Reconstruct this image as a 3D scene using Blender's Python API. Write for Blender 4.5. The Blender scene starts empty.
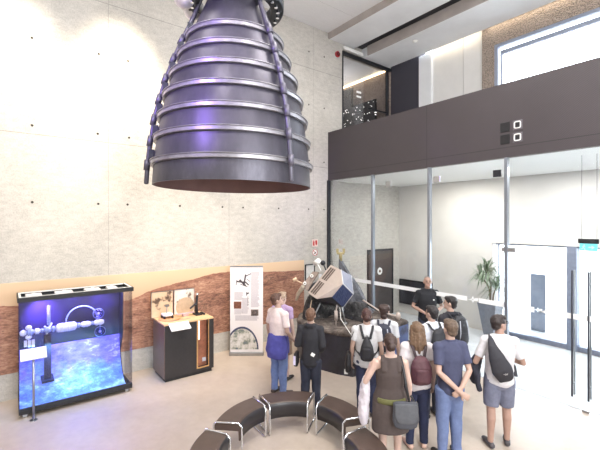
import bpy, bmesh, math, random
from mathutils import Vector, Matrix, noise, Euler
random.seed(7)
SC = bpy.context.scene
COL = SC.collection
PI = math.pi
R = math.radians

# ------------------------------------------------------------------ camera, world, lights, exposure
cam_d = bpy.data.cameras.new('camera')
cam = bpy.data.objects.new('camera', cam_d); COL.objects.link(cam)
cam_d.sensor_width = 36.0
cam_d.lens = 36.0 * 379.0 / 600.0
cam_d.shift_y = -3.5 / 600.0
cam_d.clip_start = 0.05; cam_d.clip_end = 300
cam.location = (8.157, -7.300, 3.05)
cam.rotation_euler = (R(90), 0, math.atan2(.792, .610))
SC.camera = cam
SC.view_settings.view_transform = 'Standard'
SC.view_settings.look = 'None'
SC.view_settings.exposure = 0.85
SC.view_settings.gamma = 1.0
SC.view_settings.use_curve_mapping = False
try:
    SC.cycles.use_denoising = True
    SC.cycles.max_bounces = 8
    SC.cycles.transparent_max_bounces = 24
    SC.cycles.sample_clamp_indirect = 6.0
except Exception:
    pass

W = bpy.data.worlds.new('world'); SC.world = W
W.use_nodes = True
bg = W.node_tree.nodes['Background']
bg.inputs[0].default_value = (0.90, 0.95, 1.0, 1); bg.inputs[1].default_value = 5.5


def lamp(kind, name, loc, target, power, color=(1, 1, 1), size=0.5, size_y=None, spot=60, blend=0.5):
    d = bpy.data.lights.new(name, kind)
    o = bpy.data.objects.new(name, d); COL.objects.link(o)
    d.energy = power; d.color = color
    if kind == 'AREA':
        d.size = size
        if size_y:
            d.shape = 'RECTANGLE'; d.size_y = size_y
    else:
        d.shadow_soft_size = size
    if kind == 'SPOT':
        d.spot_size = R(spot); d.spot_blend = blend
    o.location = loc
    o.rotation_euler = (Vector(target) - Vector(loc)).to_track_quat('-Z', 'Y').to_euler()
    return o


# ceiling lamps of the hall
for x, y, e in ((3.4, -7.5, 40), (3.6, -3.0, 90), (7.2, -8.5, 160), (7.0, -3.2, 150), (10.6, -6.0, 150)):
    lamp('AREA', 'hall_lamp', (x, y, 8.40), (x, y, 0), e, (1.0, 0.95, 0.90), 1.3)
# warm wall washers high on the concrete wall
for y, e, tz, sp in ((-7.25, 900, 5.2, 44), (-5.55, 1200, 5.3, 44), (-3.6, 420, 3.0, 46), (-1.9, 330, 2.6, 40)):
    lamp('SPOT', 'wall_washer', (1.55, y, 8.35), (0.0, y, tz), e, (1.0, 0.865, 0.67), 0.22, spot=sp + 4, blend=1.0)
# added area light standing in for daylight from the right; no window modelled
lamp('AREA', 'side_daylight_fill', (12.6, -5.5, 4.2), (0, -5.0, 5.0), 330, (0.93, 0.97, 1.0), 4.5, 3.6)
# spots on the exhibits
lamp('SPOT', 'mural_spot', (3.3, -4.4, 8.2), (0.4, -4.2, 1.2), 700, (1.0, 0.82, 0.66), 0.08, spot=34, blend=0.7)
lamp('SPOT', 'lander_spot', (4.6, -4.2, 8.2), (2.0, -1.5, 1.3), 200, (1.0, 0.93, 0.85), 0.08, spot=26, blend=0.6)
lamp('SPOT', 'nozzle_spot', (5.9, -9.3, 5.6), (4.0, -5.2, 4.5), 620, (0.36, 0.20, 1.0), 0.10, spot=34, blend=0.8)
# daylight lamps of the entrance lobby soffit
lamp('AREA', 'lobby_lamp', (2.6, 1.7, 4.20), (2.6, 1.7, 0), 64, (1.0, 0.95, 0.86), 1.0)
lamp('AREA', 'lobby_lamp', (5.4, 1.7, 4.20), (5.4, 1.7, 0), 60, (1.0, 0.98, 0.95), 1.0)


# ------------------------------------------------------------------ materials
def s2l(c):
    return c / 12.92 if c <= 0.04045 else ((c + 0.055) / 1.055) ** 2.4


def C(r, g, b):
    return (s2l(r / 255), s2l(g / 255), s2l(b / 255), 1.0)


class NT:
    def __init__(self, name):
        self.m = bpy.data.materials.new(name); self.m.use_nodes = True
        self.t = self.m.node_tree; self.n = self.t.nodes; self.l = self.t.links
        self.b = self.n['Principled BSDF']; self.out = self.n['Material Output']

    def add(self, typ, **kw):
        nd = self.n.new(typ)
        for k, v in kw.items():
            setattr(nd, k, v)
        return nd

    def link(self, a, b):
        self.l.new(a, b)

    def coord(self, kind='Object', scale=(1, 1, 1)):
        tc = self.add('ShaderNodeTexCoord'); mp = self.add('ShaderNodeMapping')
        mp.inputs['Scale'].default_value = scale
        self.link(tc.outputs[kind], mp.inputs[0])
        return mp.outputs[0]

    def noise(self, vec, scale, detail=4, rough=0.6):
        nz = self.add('ShaderNodeTexNoise')
        nz.inputs['Scale'].default_value = scale; nz.inputs['Detail'].default_value = detail
        nz.inputs['Roughness'].default_value = rough
        self.link(vec, nz.inputs['Vector'])
        return nz.outputs['Fac']

    def ramp(self, fac, stops, interp='LINEAR'):
        r = self.add('ShaderNodeValToRGB'); r.color_ramp.interpolation = interp
        e = r.color_ramp.elements
        e[0].position, e[0].color = stops[0]
        e[1].position, e[1].color = stops[1]
        for p, c in stops[2:]:
            q = e.new(p); q.color = c
        self.link(fac, r.inputs[0])
        return r.outputs[0]

    def math(self, op, a, b=None, clamp=False):
        m = self.add('ShaderNodeMath', operation=op); m.use_clamp = clamp
        for i, v in enumerate((a, b)):
            if v is None:
                continue
            if isinstance(v, (int, float)):
                m.inputs[i].default_value = v
            else:
                self.link(v, m.inputs[i])
        return m.outputs[0]

    def mix(self, fac, a, b, mode='MIX'):
        m = self.add('ShaderNodeMix', data_type='RGBA', blend_type=mode)
        for i, v in ((0, fac), (6, a), (7, b)):
            if isinstance(v, (int, float)):
                m.inputs[i].default_value = v
            elif isinstance(v, tuple):
                m.inputs[i].default_value = v
            else:
                self.link(v, m.inputs[i])
        return m.outputs[2]

    def bump(self, h, strength=0.2, dist=0.01):
        bp = self.add('ShaderNodeBump'); bp.inputs['Strength'].default_value = strength
        bp.inputs['Distance'].default_value = dist
        self.link(h, bp.inputs['Height']); self.link(bp.outputs[0], self.b.inputs['Normal'])


MATS = {}


def mat(name, rgb, rough=0.6, metal=0.0, var=0.12, scale=14.0, bump=0.0, spec=0.5):
    """A plain procedural material with a little noise in its colour."""
    if name in MATS:
        return MATS[name]
    k = NT(name)
    c = C(*rgb)
    f = k.noise(k.coord(), scale, 3)
    lo = tuple(v * (1 - var) for v in c[:3]) + (1,); hi = tuple(min(1, v * (1 + var)) for v in c[:3]) + (1,)
    k.link(k.ramp(f, [(0.3, lo), (0.7, hi)]), k.b.inputs['Base Color'])
    k.b.inputs['Roughness'].default_value = rough; k.b.inputs['Metallic'].default_value = metal
    k.b.inputs['Specular IOR Level'].default_value = spec
    if bump:
        k.bump(k.noise(k.coord(), scale * 4, 3), bump)
    MATS[name] = k.m
    return k.m


def emis(name, rgb, strength):
    if name in MATS:
        return MATS[name]
    k = NT(name)
    k.b.inputs['Base Color'].default_value = C(*rgb)
    k.b.inputs['Emission Color'].default_value = C(*rgb); k.b.inputs['Emission Strength'].default_value = strength
    MATS[name] = k.m
    return k.m


def glass_mat(name, tint=(0.93, 0.96, 0.96), refl=1.0):
    k = NT(name)
    tr = k.add('ShaderNodeBsdfTransparent'); tr.inputs[0].default_value = tint + (1,)
    gl = k.add('ShaderNodeBsdfGlossy'); gl.inputs['Roughness'].default_value = 0.02
    fr = k.add('ShaderNodeFresnel'); fr.inputs[0].default_value = 1.35
    f = k.math('MULTIPLY', fr.outputs[0], refl, True)
    mx = k.add('ShaderNodeMixShader')
    k.link(f, mx.inputs[0]); k.link(tr.outputs[0], mx.inputs[1]); k.link(gl.outputs[0], mx.inputs[2])
    k.link(mx.outputs[0], k.out.inputs[0])
    return k.m


def concrete(name, base, var=0.16, joints=(), vjoint=None, axis='Y', grain_scale=(1, 1, 1)):
    k = NT(name)
    co = k.coord()
    f1 = k.noise(co, 0.55, 6, 0.65); f2 = k.noise(k.coord(scale=grain_scale), 6.0, 6, 0.7); f3 = k.noise(co, 42, 3, 0.6)
    s = k.math('ADD', k.math('MULTIPLY', f1, 0.5), k.math('MULTIPLY', f2, 0.5))
    c = C(*base)
    lo = tuple(v * (1 - var * 1.6) for v in c[:3]) + (1,); hi = tuple(min(1, v * (1 + var * 0.9)) for v in c[:3]) + (1,)
    col = k.ramp(s, [(0.32, lo), (0.66, hi)])
    col = k.mix(0.32, col, k.ramp(f3, [(0.3, lo), (0.6, hi)]))
    sep = k.add('ShaderNodeSeparateXYZ'); k.link(co, sep.inputs[0])
    dark = None
    for z in joints:
        d = k.math('LESS_THAN', k.math('ABSOLUTE', k.math('SUBTRACT', sep.outputs['Z'], z)), 0.008)
        dark = d if dark is None else k.math('MAXIMUM', dark, d)
    if vjoint:
        p, off, w = vjoint
        fr = k.math('FRACT', k.math('DIVIDE', k.math('ADD', sep.outputs[axis], off), p))
        d = k.math('LESS_THAN', fr, w / p)
        dark = d if dark is None else k.math('MAXIMUM', dark, d)
    if dark is not None:
        col = k.mix(k.math('MULTIPLY', dark, 0.45), col, (0.10, 0.095, 0.09, 1))
    k.link(col, k.b.inputs['Base Color'])
    k.b.inputs['Roughness'].default_value = 0.75
    k.b.inputs['Specular IOR Level'].default_value = 0.3
    k.bump(f3, 0.12, 0.004)
    MATS[name] = k.m
    return k.m


M_WALL = concrete('wall_concrete', (188, 184, 178), 0.27, joints=(4.59, 7.30), vjoint=(2.6, 0.55, 0.008), grain_scale=(1, 1.0, 2.2))
M_CEIL = concrete('ceiling_concrete', (226, 226, 229), 0.06, vjoint=(1.25, 0.2, 0.006), axis='X', grain_scale=(4, 0.5, 1))
M_SOFFIT = mat('soffit_plaster', (224, 226, 230), 0.8, var=0.04, scale=2)
M_BEAM = mat('beam_concrete', (168, 160, 156), 0.8, var=0.08, scale=3)
M_PLASTER = mat('white_plaster', (212, 211, 210), 0.8, var=0.03, scale=3)
M_WHITE = mat('white_paint', (236, 236, 234), 0.5, var=0.02)
M_GREYMETAL = mat('grey_aluminium', (140, 146, 156), 0.38, 0.7, var=0.05)
M_DARKMETAL = mat('dark_anodised', (52, 54, 60), 0.4, 0.6, var=0.08)
M_BLACK = mat('black_satin', (26, 26, 30), 0.45, var=0.15)
M_CHROME = mat('chrome', (225, 228, 232), 0.12, 1.0, var=0.02)
M_STEEL = mat('brushed_steel', (170, 172, 176), 0.3, 1.0, var=0.06)
M_GLASS = glass_mat('clear_glass', (0.95, 0.97, 0.98), 0.8)
M_CASEGLASS = glass_mat('case_glass', (0.97, 0.97, 1.0), 0.6)
M_SATIN = mat('satin_film', (240, 242, 245), 0.7, var=0.01)
M_BRICK = None


def rough_stone():
    k = NT('rough_stone_wall')
    co = k.coord()
    v = k.add('ShaderNodeTexVoronoi'); v.inputs['Scale'].default_value = 34; k.link(co, v.inputs['Vector'])
    f = k.noise(co, 9, 5)
    col = k.ramp(k.math('ADD', k.math('MULTIPLY', v.outputs['Distance'], 0.9), k.math('MULTIPLY', f, 0.4)),
                 [(0.2, C(74, 64, 60)), (0.7, C(158, 144, 134))])
    k.link(col, k.b.inputs['Base Color']); k.b.inputs['Roughness'].default_value = 0.9
    k.bump(v.outputs['Distance'], 0.6, 0.04)
    return k.m


M_STONE = rough_stone()


def floor_mat():
    k = NT('polished_screed')
    co = k.coord()
    f1 = k.noise(co, 0.5, 5, 0.6); f2 = k.noise(co, 7, 5, 0.65)
    s = k.math('ADD', k.math('MULTIPLY', f1, 0.6), k.math('MULTIPLY', f2, 0.4))
    col = k.ramp(s, [(0.3, C(164, 150, 138)), (0.7, C(192, 180, 168))])
    k.link(col, k.b.inputs['Base Color'])
    k.link(k.ramp(f2, [(0.3, (0.30, 0.30, 0.30, 1)), (0.7, (0.42, 0.42, 0.42, 1))]), k.b.inputs['Roughness'])
    return k.m


M_FLOOR = floor_mat()


def fascia_mat():
    k = NT('perforated_fascia')
    co = k.coord()
    sep = k.add('ShaderNodeSeparateXYZ'); k.link(co, sep.inputs[0])
    a = k.math('SINE', k.math('MULTIPLY', sep.outputs['X'], 2 * PI / 0.03))
    b = k.math('SINE', k.math('MULTIPLY', sep.outputs['Z'], 2 * PI / 0.03))
    h = k.math('MULTIPLY', a, b)
    col = k.ramp(k.math('ADD', k.math('MULTIPLY', h, 0.5), 0.5), [(0.30, C(52, 47, 51)), (0.62, C(70, 64, 68))])
    f = k.noise(co, 1.2, 4)
    col = k.mix(0.25, col, k.ramp(f, [(0.3, C(50, 45, 47)), (0.7, C(68, 62, 66))]))
    jx = k.math('LESS_THAN', k.math('ABSOLUTE', k.math('SUBTRACT', k.math('FRACT', k.math('DIVIDE', sep.outputs['X'], 3.257)), 0.998)), 0.0022)
    jz = k.math('LESS_THAN', k.math('ABSOLUTE', k.math('SUBTRACT', sep.outputs['Z'], 4.42)), 0.007)
    col = k.mix(k.math('MULTIPLY', k.math('MAXIMUM', jx, jz), 0.7), col, C(24, 22, 24))
    k.link(col, k.b.inputs['Base Color']); k.b.inputs['Roughness'].default_value = 0.5
    k.b.inputs['Specular IOR Level'].default_value = 0.5
    return k.m


M_FASCIA = fascia_mat()


# ------------------------------------------------------------------ mesh helpers
def BM():
    return bmesh.new()


def box(bm, lo, hi, bev=0.0, mi=0, mtx=None):
    lo = Vector(lo); hi = Vector(hi)
    m = Matrix.Translation((lo + hi) / 2) @ Matrix.Diagonal((hi - lo).to_4d())
    if mtx:
        m = mtx @ m
    g = bmesh.ops.create_cube(bm, size=1.0, matrix=m)
    vs = g['verts']
    fs = {f for v in vs for f in v.link_faces}
    if bev:
        es = {e for v in vs for e in v.link_edges}
        r = bmesh.ops.bevel(bm, geom=list(es), offset=bev, segments=2, affect='EDGES', profile=0.5)
        fs = set(r['faces']) | {f for f in fs if f.is_valid}
    for f in fs:
        if f.is_valid:
            f.material_index = mi
    return vs


def frame_of(t, side):
    t = t.normalized()
    u = side - t * side.dot(t)
    if u.length < 1e-4:
        s2 = Vector((0, 1, 0)) if abs(t.y) < 0.9 else Vector((0, 0, 1))
        u = s2 - t * s2.dot(t)
    u.normalize()
    return u, t.cross(u).normalized()


def tube(bm, pts, rad, n=12, side=(1, 0, 0), mi=0, round_caps=True, closed=False):
    pts = [Vector(p) for p in pts]
    side = Vector(side)
    if not isinstance(rad, (list,)):
        rad = [rad] * len(pts)
    rad = [(r, r) if isinstance(r, (int, float)) else r for r in rad]
    if round_caps and not closed:
        t0 = (pts[0] - pts[1]).normalized(); t1 = (pts[-1] - pts[-2]).normalized()
        a, b = min(rad[0]), min(rad[-1])
        pts = [pts[0] + t0 * a * 0.55, pts[0] + t0 * a * 0.35] + pts + [pts[-1] + t1 * b * 0.35, pts[-1] + t1 * b * 0.55]
        sc = lambda r, k: (r[0] * k, r[1] * k)
        rad = [sc(rad[0], 0.35), sc(rad[0], 0.8)] + rad + [sc(rad[-1], 0.8), sc(rad[-1], 0.35)]
    N = len(pts)
    rings = []
    prev = None
    for i, p in enumerate(pts):
        if closed:
            t = pts[(i + 1) % N] - pts[i - 1]
        elif i == 0:
            t = pts[1] - pts[0]
        elif i == N - 1:
            t = pts[-1] - pts[-2]
        else:
            t = (pts[i + 1] - pts[i]).normalized() + (pts[i] - pts[i - 1]).normalized()
            if t.length < 1e-5:
                t = pts[i + 1] - pts[i]
        u, v = frame_of(t, side)
        if prev is not None and u.dot(prev) < 0:
            u, v = -u, -v
        prev = u
        ru, rv = rad[i]
        rings.append([bm.verts.new(p + u * (ru * math.cos(2 * PI * j / n)) + v * (rv * math.sin(2 * PI * j / n))) for j in range(n)])
    fs = []
    for i in range(N if closed else N - 1):
        A, B = rings[i], rings[(i + 1) % N]
        for j in range(n):
            fs.append(bm.faces.new((A[j], A[(j + 1) % n], B[(j + 1) % n], B[j])))
    if not closed:
        fs.append(bm.faces.new(list(reversed(rings[0])))); fs.append(bm.faces.new(rings[-1]))
    for f in fs:
        f.material_index = mi
        f.smooth = True
    return rings


def ell(bm, c, r, rot=None, seg=16, mi=0):
    m = Matrix.Translation(Vector(c))
    if rot:
        m = m @ Euler(rot).to_matrix().to_4x4()
    m = m @ Matrix.Diagonal((r[0], r[1], r[2], 1))
    g = bmesh.ops.create_uvsphere(bm, u_segments=seg, v_segments=max(8, seg * 2 // 3), radius=1.0, matrix=m)
    for v in g['verts']:
        for f in v.link_faces:
            f.smooth = True; f.material_index = mi
    return g['verts']


def cyl(bm, a, b, r, r2=None, n=24, mi=0, smooth=True):
    a = Vector(a); b = Vector(b)
    r2 = r if r2 is None else r2
    d = b - a
    q = d.to_track_quat('Z', 'Y').to_matrix().to_4x4()
    g = bmesh.ops.create_cone(bm, cap_ends=True, segments=n, radius1=r, radius2=r2, depth=d.length,
                              matrix=Matrix.Translation((a + b) / 2) @ q)
    for v in g['verts']:
        for f in v.link_faces:
            f.material_index = mi
            f.smooth = smooth and len(f.verts) == 4
    return g['verts']


def prism(bm, poly, z0, z1, mi=0):
    a = [bm.verts.new((x, y, z0)) for x, y in poly]
    b = [bm.verts.new((x, y, z1)) for x, y in poly]
    n = len(poly)
    fs = [bm.faces.new(list(reversed(a))), bm.faces.new(b)]
    for i in range(n):
        fs.append(bm.faces.new((a[i], a[(i + 1) % n], b[(i + 1) % n], b[i])))
    for f in fs:
        f.material_index = mi
    return fs


def slab(bm, quad, th, mi=0):
    """a flat polygon given as points, thickened backwards along its normal"""
    q = [Vector(p) for p in quad]
    nrm = (q[1] - q[0]).cross(q[2] - q[0]).normalized()
    a = [bm.verts.new(p) for p in q]; b = [bm.verts.new(p - nrm * th) for p in q]
    n = len(q)
    fs = [bm.faces.new(a), bm.faces.new(list(reversed(b)))]
    for i in range(n):
        fs.append(bm.faces.new((a[(i + 1) % n], a[i], b[i], b[(i + 1) % n])))
    for f in fs:
        f.material_index = mi


def lathe(bm, prof, n=48, mi=0, center=(0, 0, 0), smooth=True):
    c = Vector(center)
    rings = [[bm.verts.new(c + Vector((r * math.cos(2 * PI * j / n), r * math.sin(2 * PI * j / n), z))) for j in range(n)] for r, z in prof]
    for i in range(len(prof) - 1):
        for j in range(n):
            f = bm.faces.new((rings[i][j], rings[i][(j + 1) % n], rings[i + 1][(j + 1) % n], rings[i + 1][j]))
            f.smooth = smooth; f.material_index = mi
    return rings


def obj(name, bm, mats, parent=None, loc=None, flat=True):
    bmesh.ops.recalc_face_normals(bm, faces=bm.faces[:])
    me = bpy.data.meshes.new(name); bm.to_mesh(me); bm.free()
    o = bpy.data.objects.new(name, me); COL.objects.link(o)
    for m in (mats if isinstance(mats, (list, tuple)) else [mats]):
        me.materials.append(m)
    if parent:
        o.parent = parent
    if loc:
        o.location = loc
    return o


def mesh_obj(name, me, m, parent=None):
    o = bpy.data.objects.new(name, me); COL.objects.link(o)
    me.materials.clear()
    for q in (m if isinstance(m, (list, tuple)) else [m]):
        me.materials.append(q)
    if parent:
        o.parent = parent
    return o


def remesh(bm, voxel=0.009, smooth=4, fac=0.5, wrinkle=0.0, wscale=9.0, seed=0.0):
    """join closed overlapping pieces into one continuous surface"""
    me = bpy.data.meshes.new('tmp'); bm.to_mesh(me); bm.free()
    o = bpy.data.objects.new('tmp', me); COL.objects.link(o)
    r = o.modifiers.new('r', 'REMESH'); r.mode = 'VOXEL'; r.voxel_size = voxel; r.use_smooth_shade = True
    s = o.modifiers.new('s', 'SMOOTH'); s.factor = fac; s.iterations = smooth
    dg = bpy.context.evaluated_depsgraph_get(); dg.update()
    out = bpy.data.meshes.new_from_object(o.evaluated_get(dg))
    bpy.data.objects.remove(o); bpy.data.meshes.remove(me)
    if wrinkle:
        nr = [v.normal.copy() for v in out.vertices]
        for v, nn in zip(out.vertices, nr):
            p = Vector((v.co.x * wscale + seed, v.co.y * wscale, v.co.z * wscale * 0.7))
            v.co += nn * (noise.noise(p) * wrinkle + noise.noise(p * 2.3) * wrinkle * 0.4)
    for p in out.polygons:
        p.use_smooth = True
    return out


def tag(o, label=None, cat=None, group=None, kind=None):
    if label: o['label'] = label
    if cat: o['category'] = cat
    if group: o['group'] = group
    if kind: o['kind'] = kind
    return o


def struct(name, bm, m, parent=None):
    o = obj(name, bm, m, parent)
    if not parent:
        o['kind'] = 'structure'
    return o


def empty(name, loc=(0, 0, 0), rz=0, label=None, cat=None, group=None, kind=None):
    o = bpy.data.objects.new(name, None); COL.objects.link(o)
    o.empty_display_size = 0.2
    o.location = loc; o.rotation_euler = (0, 0, rz)
    return tag(o, label, cat, group, kind)


def copy_tree(o, parent=None):
    c = o.copy(); COL.objects.link(c)
    if parent: c.parent = parent
    for ch in list(o.children):
        copy_tree(ch, c)
    return c


# ------------------------------------------------------------------ the room
bm = BM(); box(bm, (-0.3, -13, -0.2), (13, 3.5, 0)); struct('floor', bm, M_FLOOR)
bm = BM()
box(bm, (-0.3, -13, 0), (0, 0.56, 8.7)); box(bm, (-0.3, 0.56, 0), (0, 3.25, 5.55)); box(bm, (-0.3, 0.56, 8.12), (0, 3.1, 8.7))
wall_left = struct('wall_left', bm, M_WALL)
plug = None
M_PLUG = mat('tie_hole_dark', (62, 58, 54), 0.8)
for z in (3.39, 4.74, 6.28, 7.75):
    for y in (-9.0, -6.95, -5.93, -5.38, -4.33, -3.31, -2.75, -1.72, -0.70, -0.15):
        if plug is None:
            b = BM(); lathe(b, [(0.0, 0.0), (0.013, 0.0), (0.017, 0.004), (0.022, 0.004), (0.022, 0.0)], 16)
            plug = obj('tie_hole', b, M_PLUG, wall_left); plug.rotation_euler = (0, R(90), 0); c = plug
        else:
            c = plug.copy(); COL.objects.link(c); c.parent = wall_left
        c.location = (0.001, y + random.uniform(-.02, .02), z)
bm = BM(); box(bm, (13, -13, 0), (13.3, 3.5, 8.7)); struct('wall_right', bm, M_PLASTER)
bm = BM(); box(bm, (-0.3, -13.3, 0), (13.3, -13, 8.7)); struct('wall_rear', bm, M_PLASTER)
bm = BM()
box(bm, (-0.3, -13, 8.48), (13, 0.0, 8.9))
struct('ceiling', bm, M_CEIL)
bm = BM(); box(bm, (0.0, 0.0, 8.32), (13, 0.06, 8.9)); struct('trim_1', bm, M_BEAM)
bm = BM(); box(bm, (0, 0.06, 8.32), (13, 1.06, 8.9)); struct('ceiling_gallery', bm, M_SOFFIT)
bm = BM(); box(bm, (0.0, 1.06, 8.40), (13, 1.42, 8.9)); struct('trim_2', bm, M_DARKMETAL)
bm = BM(); box(bm, (0.25, 1.38, 8.12), (13, 1.42, 8.40)); struct('trim_3', bm, M_BEAM)
bm = BM(); box(bm, (0.0, 1.42, 8.12), (13, 2.66, 8.9)); struct('ceiling_gallery_rear', bm, M_SOFFIT)

# front of the gallery: dark perforated fascia above the glazing
bm = BM(); box(bm, (0.0, 0.0, 4.234), (13, 0.12, 5.614)); struct('wall_fascia', bm, M_FASCIA)
bm = BM(); box(bm, (0.0, 0.12, 4.23), (13, 3.25, 4.5)); struct('ceiling_lobby', bm, M_WHITE)
# upstairs rear wall
bm = BM(); box(bm, (0.0, 2.80, 4.5), (1.13, 3.1, 8.9)); struct('wall_gallery_dark', bm, mat('gallery_dark_panel', (58, 56, 66), 0.7, var=0.1, scale=30))
bm = BM(); box(bm, (1.13, 2.74, 4.5), (1.55, 3.1, 8.12)); struct('wall_gallery_pilaster', bm, M_SOFFIT)
bm = BM(); box(bm, (1.55, 2.86, 4.5), (2.50, 3.1, 8.9)); box(bm, (2.52, 2.86, 4.5), (3.067, 3.1, 8.9)); box(bm, (2.5, 2.88, 4.5), (2.52, 3.1, 8.9))
struct('wall_gallery_white', bm, M_PLASTER)
bm = BM()
box(bm, (3.067, 2.80, 4.5), (3.385, 3.1, 8.9)); box(bm, (3.385, 2.80, 7.68), (13, 3.1, 8.9)); box(bm, (3.385, 2.80, 4.5), (13, 3.1, 5.8))
struct('wall_gallery_stone', bm, M_STONE)
# cove light along the rear edge of the gallery ceiling
M_COVE = emis('warm_cove_light', (255, 232, 190), 2.5)
bm = BM(); box(bm, (1.6, 2.68, 8.17), (3.06, 2.72, 8.20))
o = obj('cove_light', bm, M_COVE); tag(o, 'warm cove light strip above the white gallery wall panel', 'light')
lamp('AREA', 'cove_lamp', (2.3, 2.70, 8.19), (2.3, 2.83, 7.0), 9, (1, 0.86, 0.62), 1.4, 0.05)
lamp('AREA', 'cove_lamp', (6.2, 2.70, 8.19), (6.2, 2.83, 7.0), 9, (1, 0.86, 0.62), 6.0, 0.05)
# clerestory window
w1 = empty('window_2', (0, 0, 0), kind='structure')
M_WINFRAME = mat('window_frame_grey', (148, 156, 176), 0.5, 0.2, var=0.04)
bm = BM()
box(bm, (3.385, 2.82, 5.8), (3.47, 2.98, 7.68)); box(bm, (3.47, 2.82, 7.60), (12.9, 2.98, 7.68)); box(bm, (3.56, 2.86, 7.40), (12.9, 2.94, 7.50))
box(bm, (3.52, 2.86, 5.8), (3.56, 2.94, 7.50))
obj('window_frame', bm, M_WINFRAME, w1)
bm = BM(); box(bm, (3.5, 2.90, 5.8), (12.9, 2.91, 7.6)); obj('pane', bm, M_GLASS, w1)

# glazed opening to the dark room upstairs, in the left wall
w2 = empty('window_3', (0, 0, 0), kind='structure')
bm = BM()
box(bm, (-0.08, 0.56, 8.04), (0.03, 2.80, 8.12)); box(bm, (-0.08, 0.56, 5.55), (0.02, 0.60, 8.04)); box(bm, (-0.08, 2.62, 5.55), (0.02, 2.67, 8.04))
box(bm, (-0.06, 1.77, 6.62), (-0.02, 2.62, 6.66))
obj('window_frame', bm, M_DARKMETAL, w2)
bm = BM(); box(bm, (-0.045, 0.60, 5.55), (-0.035, 2.78, 8.04)); obj('pane', bm, glass_mat('gallery_glass', (0.94, 0.94, 0.95), 0.25), w2)
bm = BM(); box(bm, (-0.03, 1.20, 7.02), (-0.022, 1.40, 7.08)); box(bm, (-0.03, 1.20, 6.88), (-0.022, 1.40, 6.94)); obj('door_sticker', bm, M_WHITE, w2)
bm = BM(); box(bm, (0.02, 0.56, 8.14), (0.10, 1.38, 8.24), 0.01); tag(obj('ceiling_rail', bm, M_WHITE), 'short white rail under the soffit above the gallery glazing', 'rail')
# the dark room behind it
bm = BM(); box(bm, (-6.0, 2.80, 4.9), (0.0, 3.1, 8.9)); struct('wall_dark_room_rear', bm, M_STONE)
bm = BM(); box(bm, (-6.3, 0.3, 4.9), (-6.0, 3.1, 8.9)); struct('wall_dark_room_side', bm, M_STONE)
bm = BM(); box(bm, (-6.3, 0.3, 4.9), (-0.3, 0.56, 8.9)); struct('wall_dark_room_front', bm, M_SOFFIT)
bm = BM(); box(bm, (-6.3, 0.56, 8.14), (-0.3, 2.80, 8.4)); struct('ceiling_dark_room', bm, M_SOFFIT)
bm = BM(); box(bm, (-6.3, 0.3, 4.9), (-0.3, 3.1, 5.1)); struct('floor_dark_room', bm, M_BLACK)
lamp('AREA', 'dark_room_cove', (-2.6, 2.72, 8.09), (-2.6, 2.80, 7.3), 16, (1, 0.84, 0.58), 4.8, 0.05)
lamp('AREA', 'dark_room_fill', (-3.0, 1.6, 7.0), (-3.0, 1.7, 8.2), 34, (1, 0.94, 0.86), 3.0, 1.0)  # added upward fill to brighten the dark room ceiling, no fixture there
bm = BM(); box(bm, (-5.5, 2.70, 8.07), (-0.1, 2.75, 8.11)); tag(obj('cove_light', bm, M_COVE), 'warm light strip on the stone wall of the dark upstairs room', 'light')


def speckle():
    k = NT('starfield_panel')
    v = k.add('ShaderNodeTexVoronoi'); v.inputs['Scale'].default_value = 9.0
    k.link(k.coord(scale=(1, 0.3, 1.2)), v.inputs['Vector'])
    f = k.math('LESS_THAN', v.outputs['Distance'], 0.17)
    col = k.mix(f, C(18, 16, 20), C(240, 238, 235))
    k.link(col, k.b.inputs['Base Color']); k.link(col, k.b.inputs['Emission Color'])
    k.link(k.math('MULTIPLY', f, 1.6), k.b.inputs['Emission Strength']); k.b.inputs['Roughness'].default_value = 0.4
    return k.m


t = empty('perforated_light_panel', (-1.9, 2.45, 5.1), label='dark panel with small round points of light behind the gallery glazing', cat='panel')
bm = BM(); box(bm, (-2.4, -0.04, 0), (1.56, 0.04, 2.05)); obj('panel', bm, speckle(), t)
bm = BM(); box(bm, (-2.4, -0.06, 2.05), (0.45, 0.06, 2.72)); obj('upper_panel', bm, M_BLACK, t)

# vents / speakers in the fascia
for x, lab, lit in ((4.828, 'upper plain dark square grille', 0), (5.049, 'upper light rimmed square outlet', 1)):
    for dz, wd in ((0.0, 'upper'), (-0.225, 'lower')):
        lab2 = lab.replace('upper', wd) + (' beside its plain neighbour on the dark fascia' if lit else ' left of the rimmed outlet on the dark fascia')
        t = empty('wall_outlet', (x, -0.001, 4.71 + dz), label=lab2, cat='vent', group=None)
        bm = BM(); box(bm, (0, -0.012, 0), (0.165, 0.0, 0.175), 0.004); obj('cover', bm, M_BLACK if not lit else mat('outlet_grey', (96, 92, 98), 0.5), t)
        if lit:
            bm = BM()
            pts = [(0.02, 0.02), (0.145, 0.02), (0.145, 0.155), (0.02, 0.155)]
            tube(bm, [(0.03 + 0.105 * (0.5 + 0.5 * math.copysign(abs(math.cos(a)) ** .4, math.cos(a))), -0.016, 0.03 + 0.115 * (0.5 + 0.5 * math.copysign(abs(math.sin(a)) ** .4, math.sin(a)))) for a in [2 * PI * i / 24 for i in range(24)]], 0.010, 6, closed=True, side=(0, 1, 0))
            obj('rim', bm, M_WHITE, t)
            bm = BM(); box(bm, (0.05, -0.02, 0.05), (0.115, -0.01, 0.125), 0.004); obj('insert', bm, M_BLACK, t)
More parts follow.
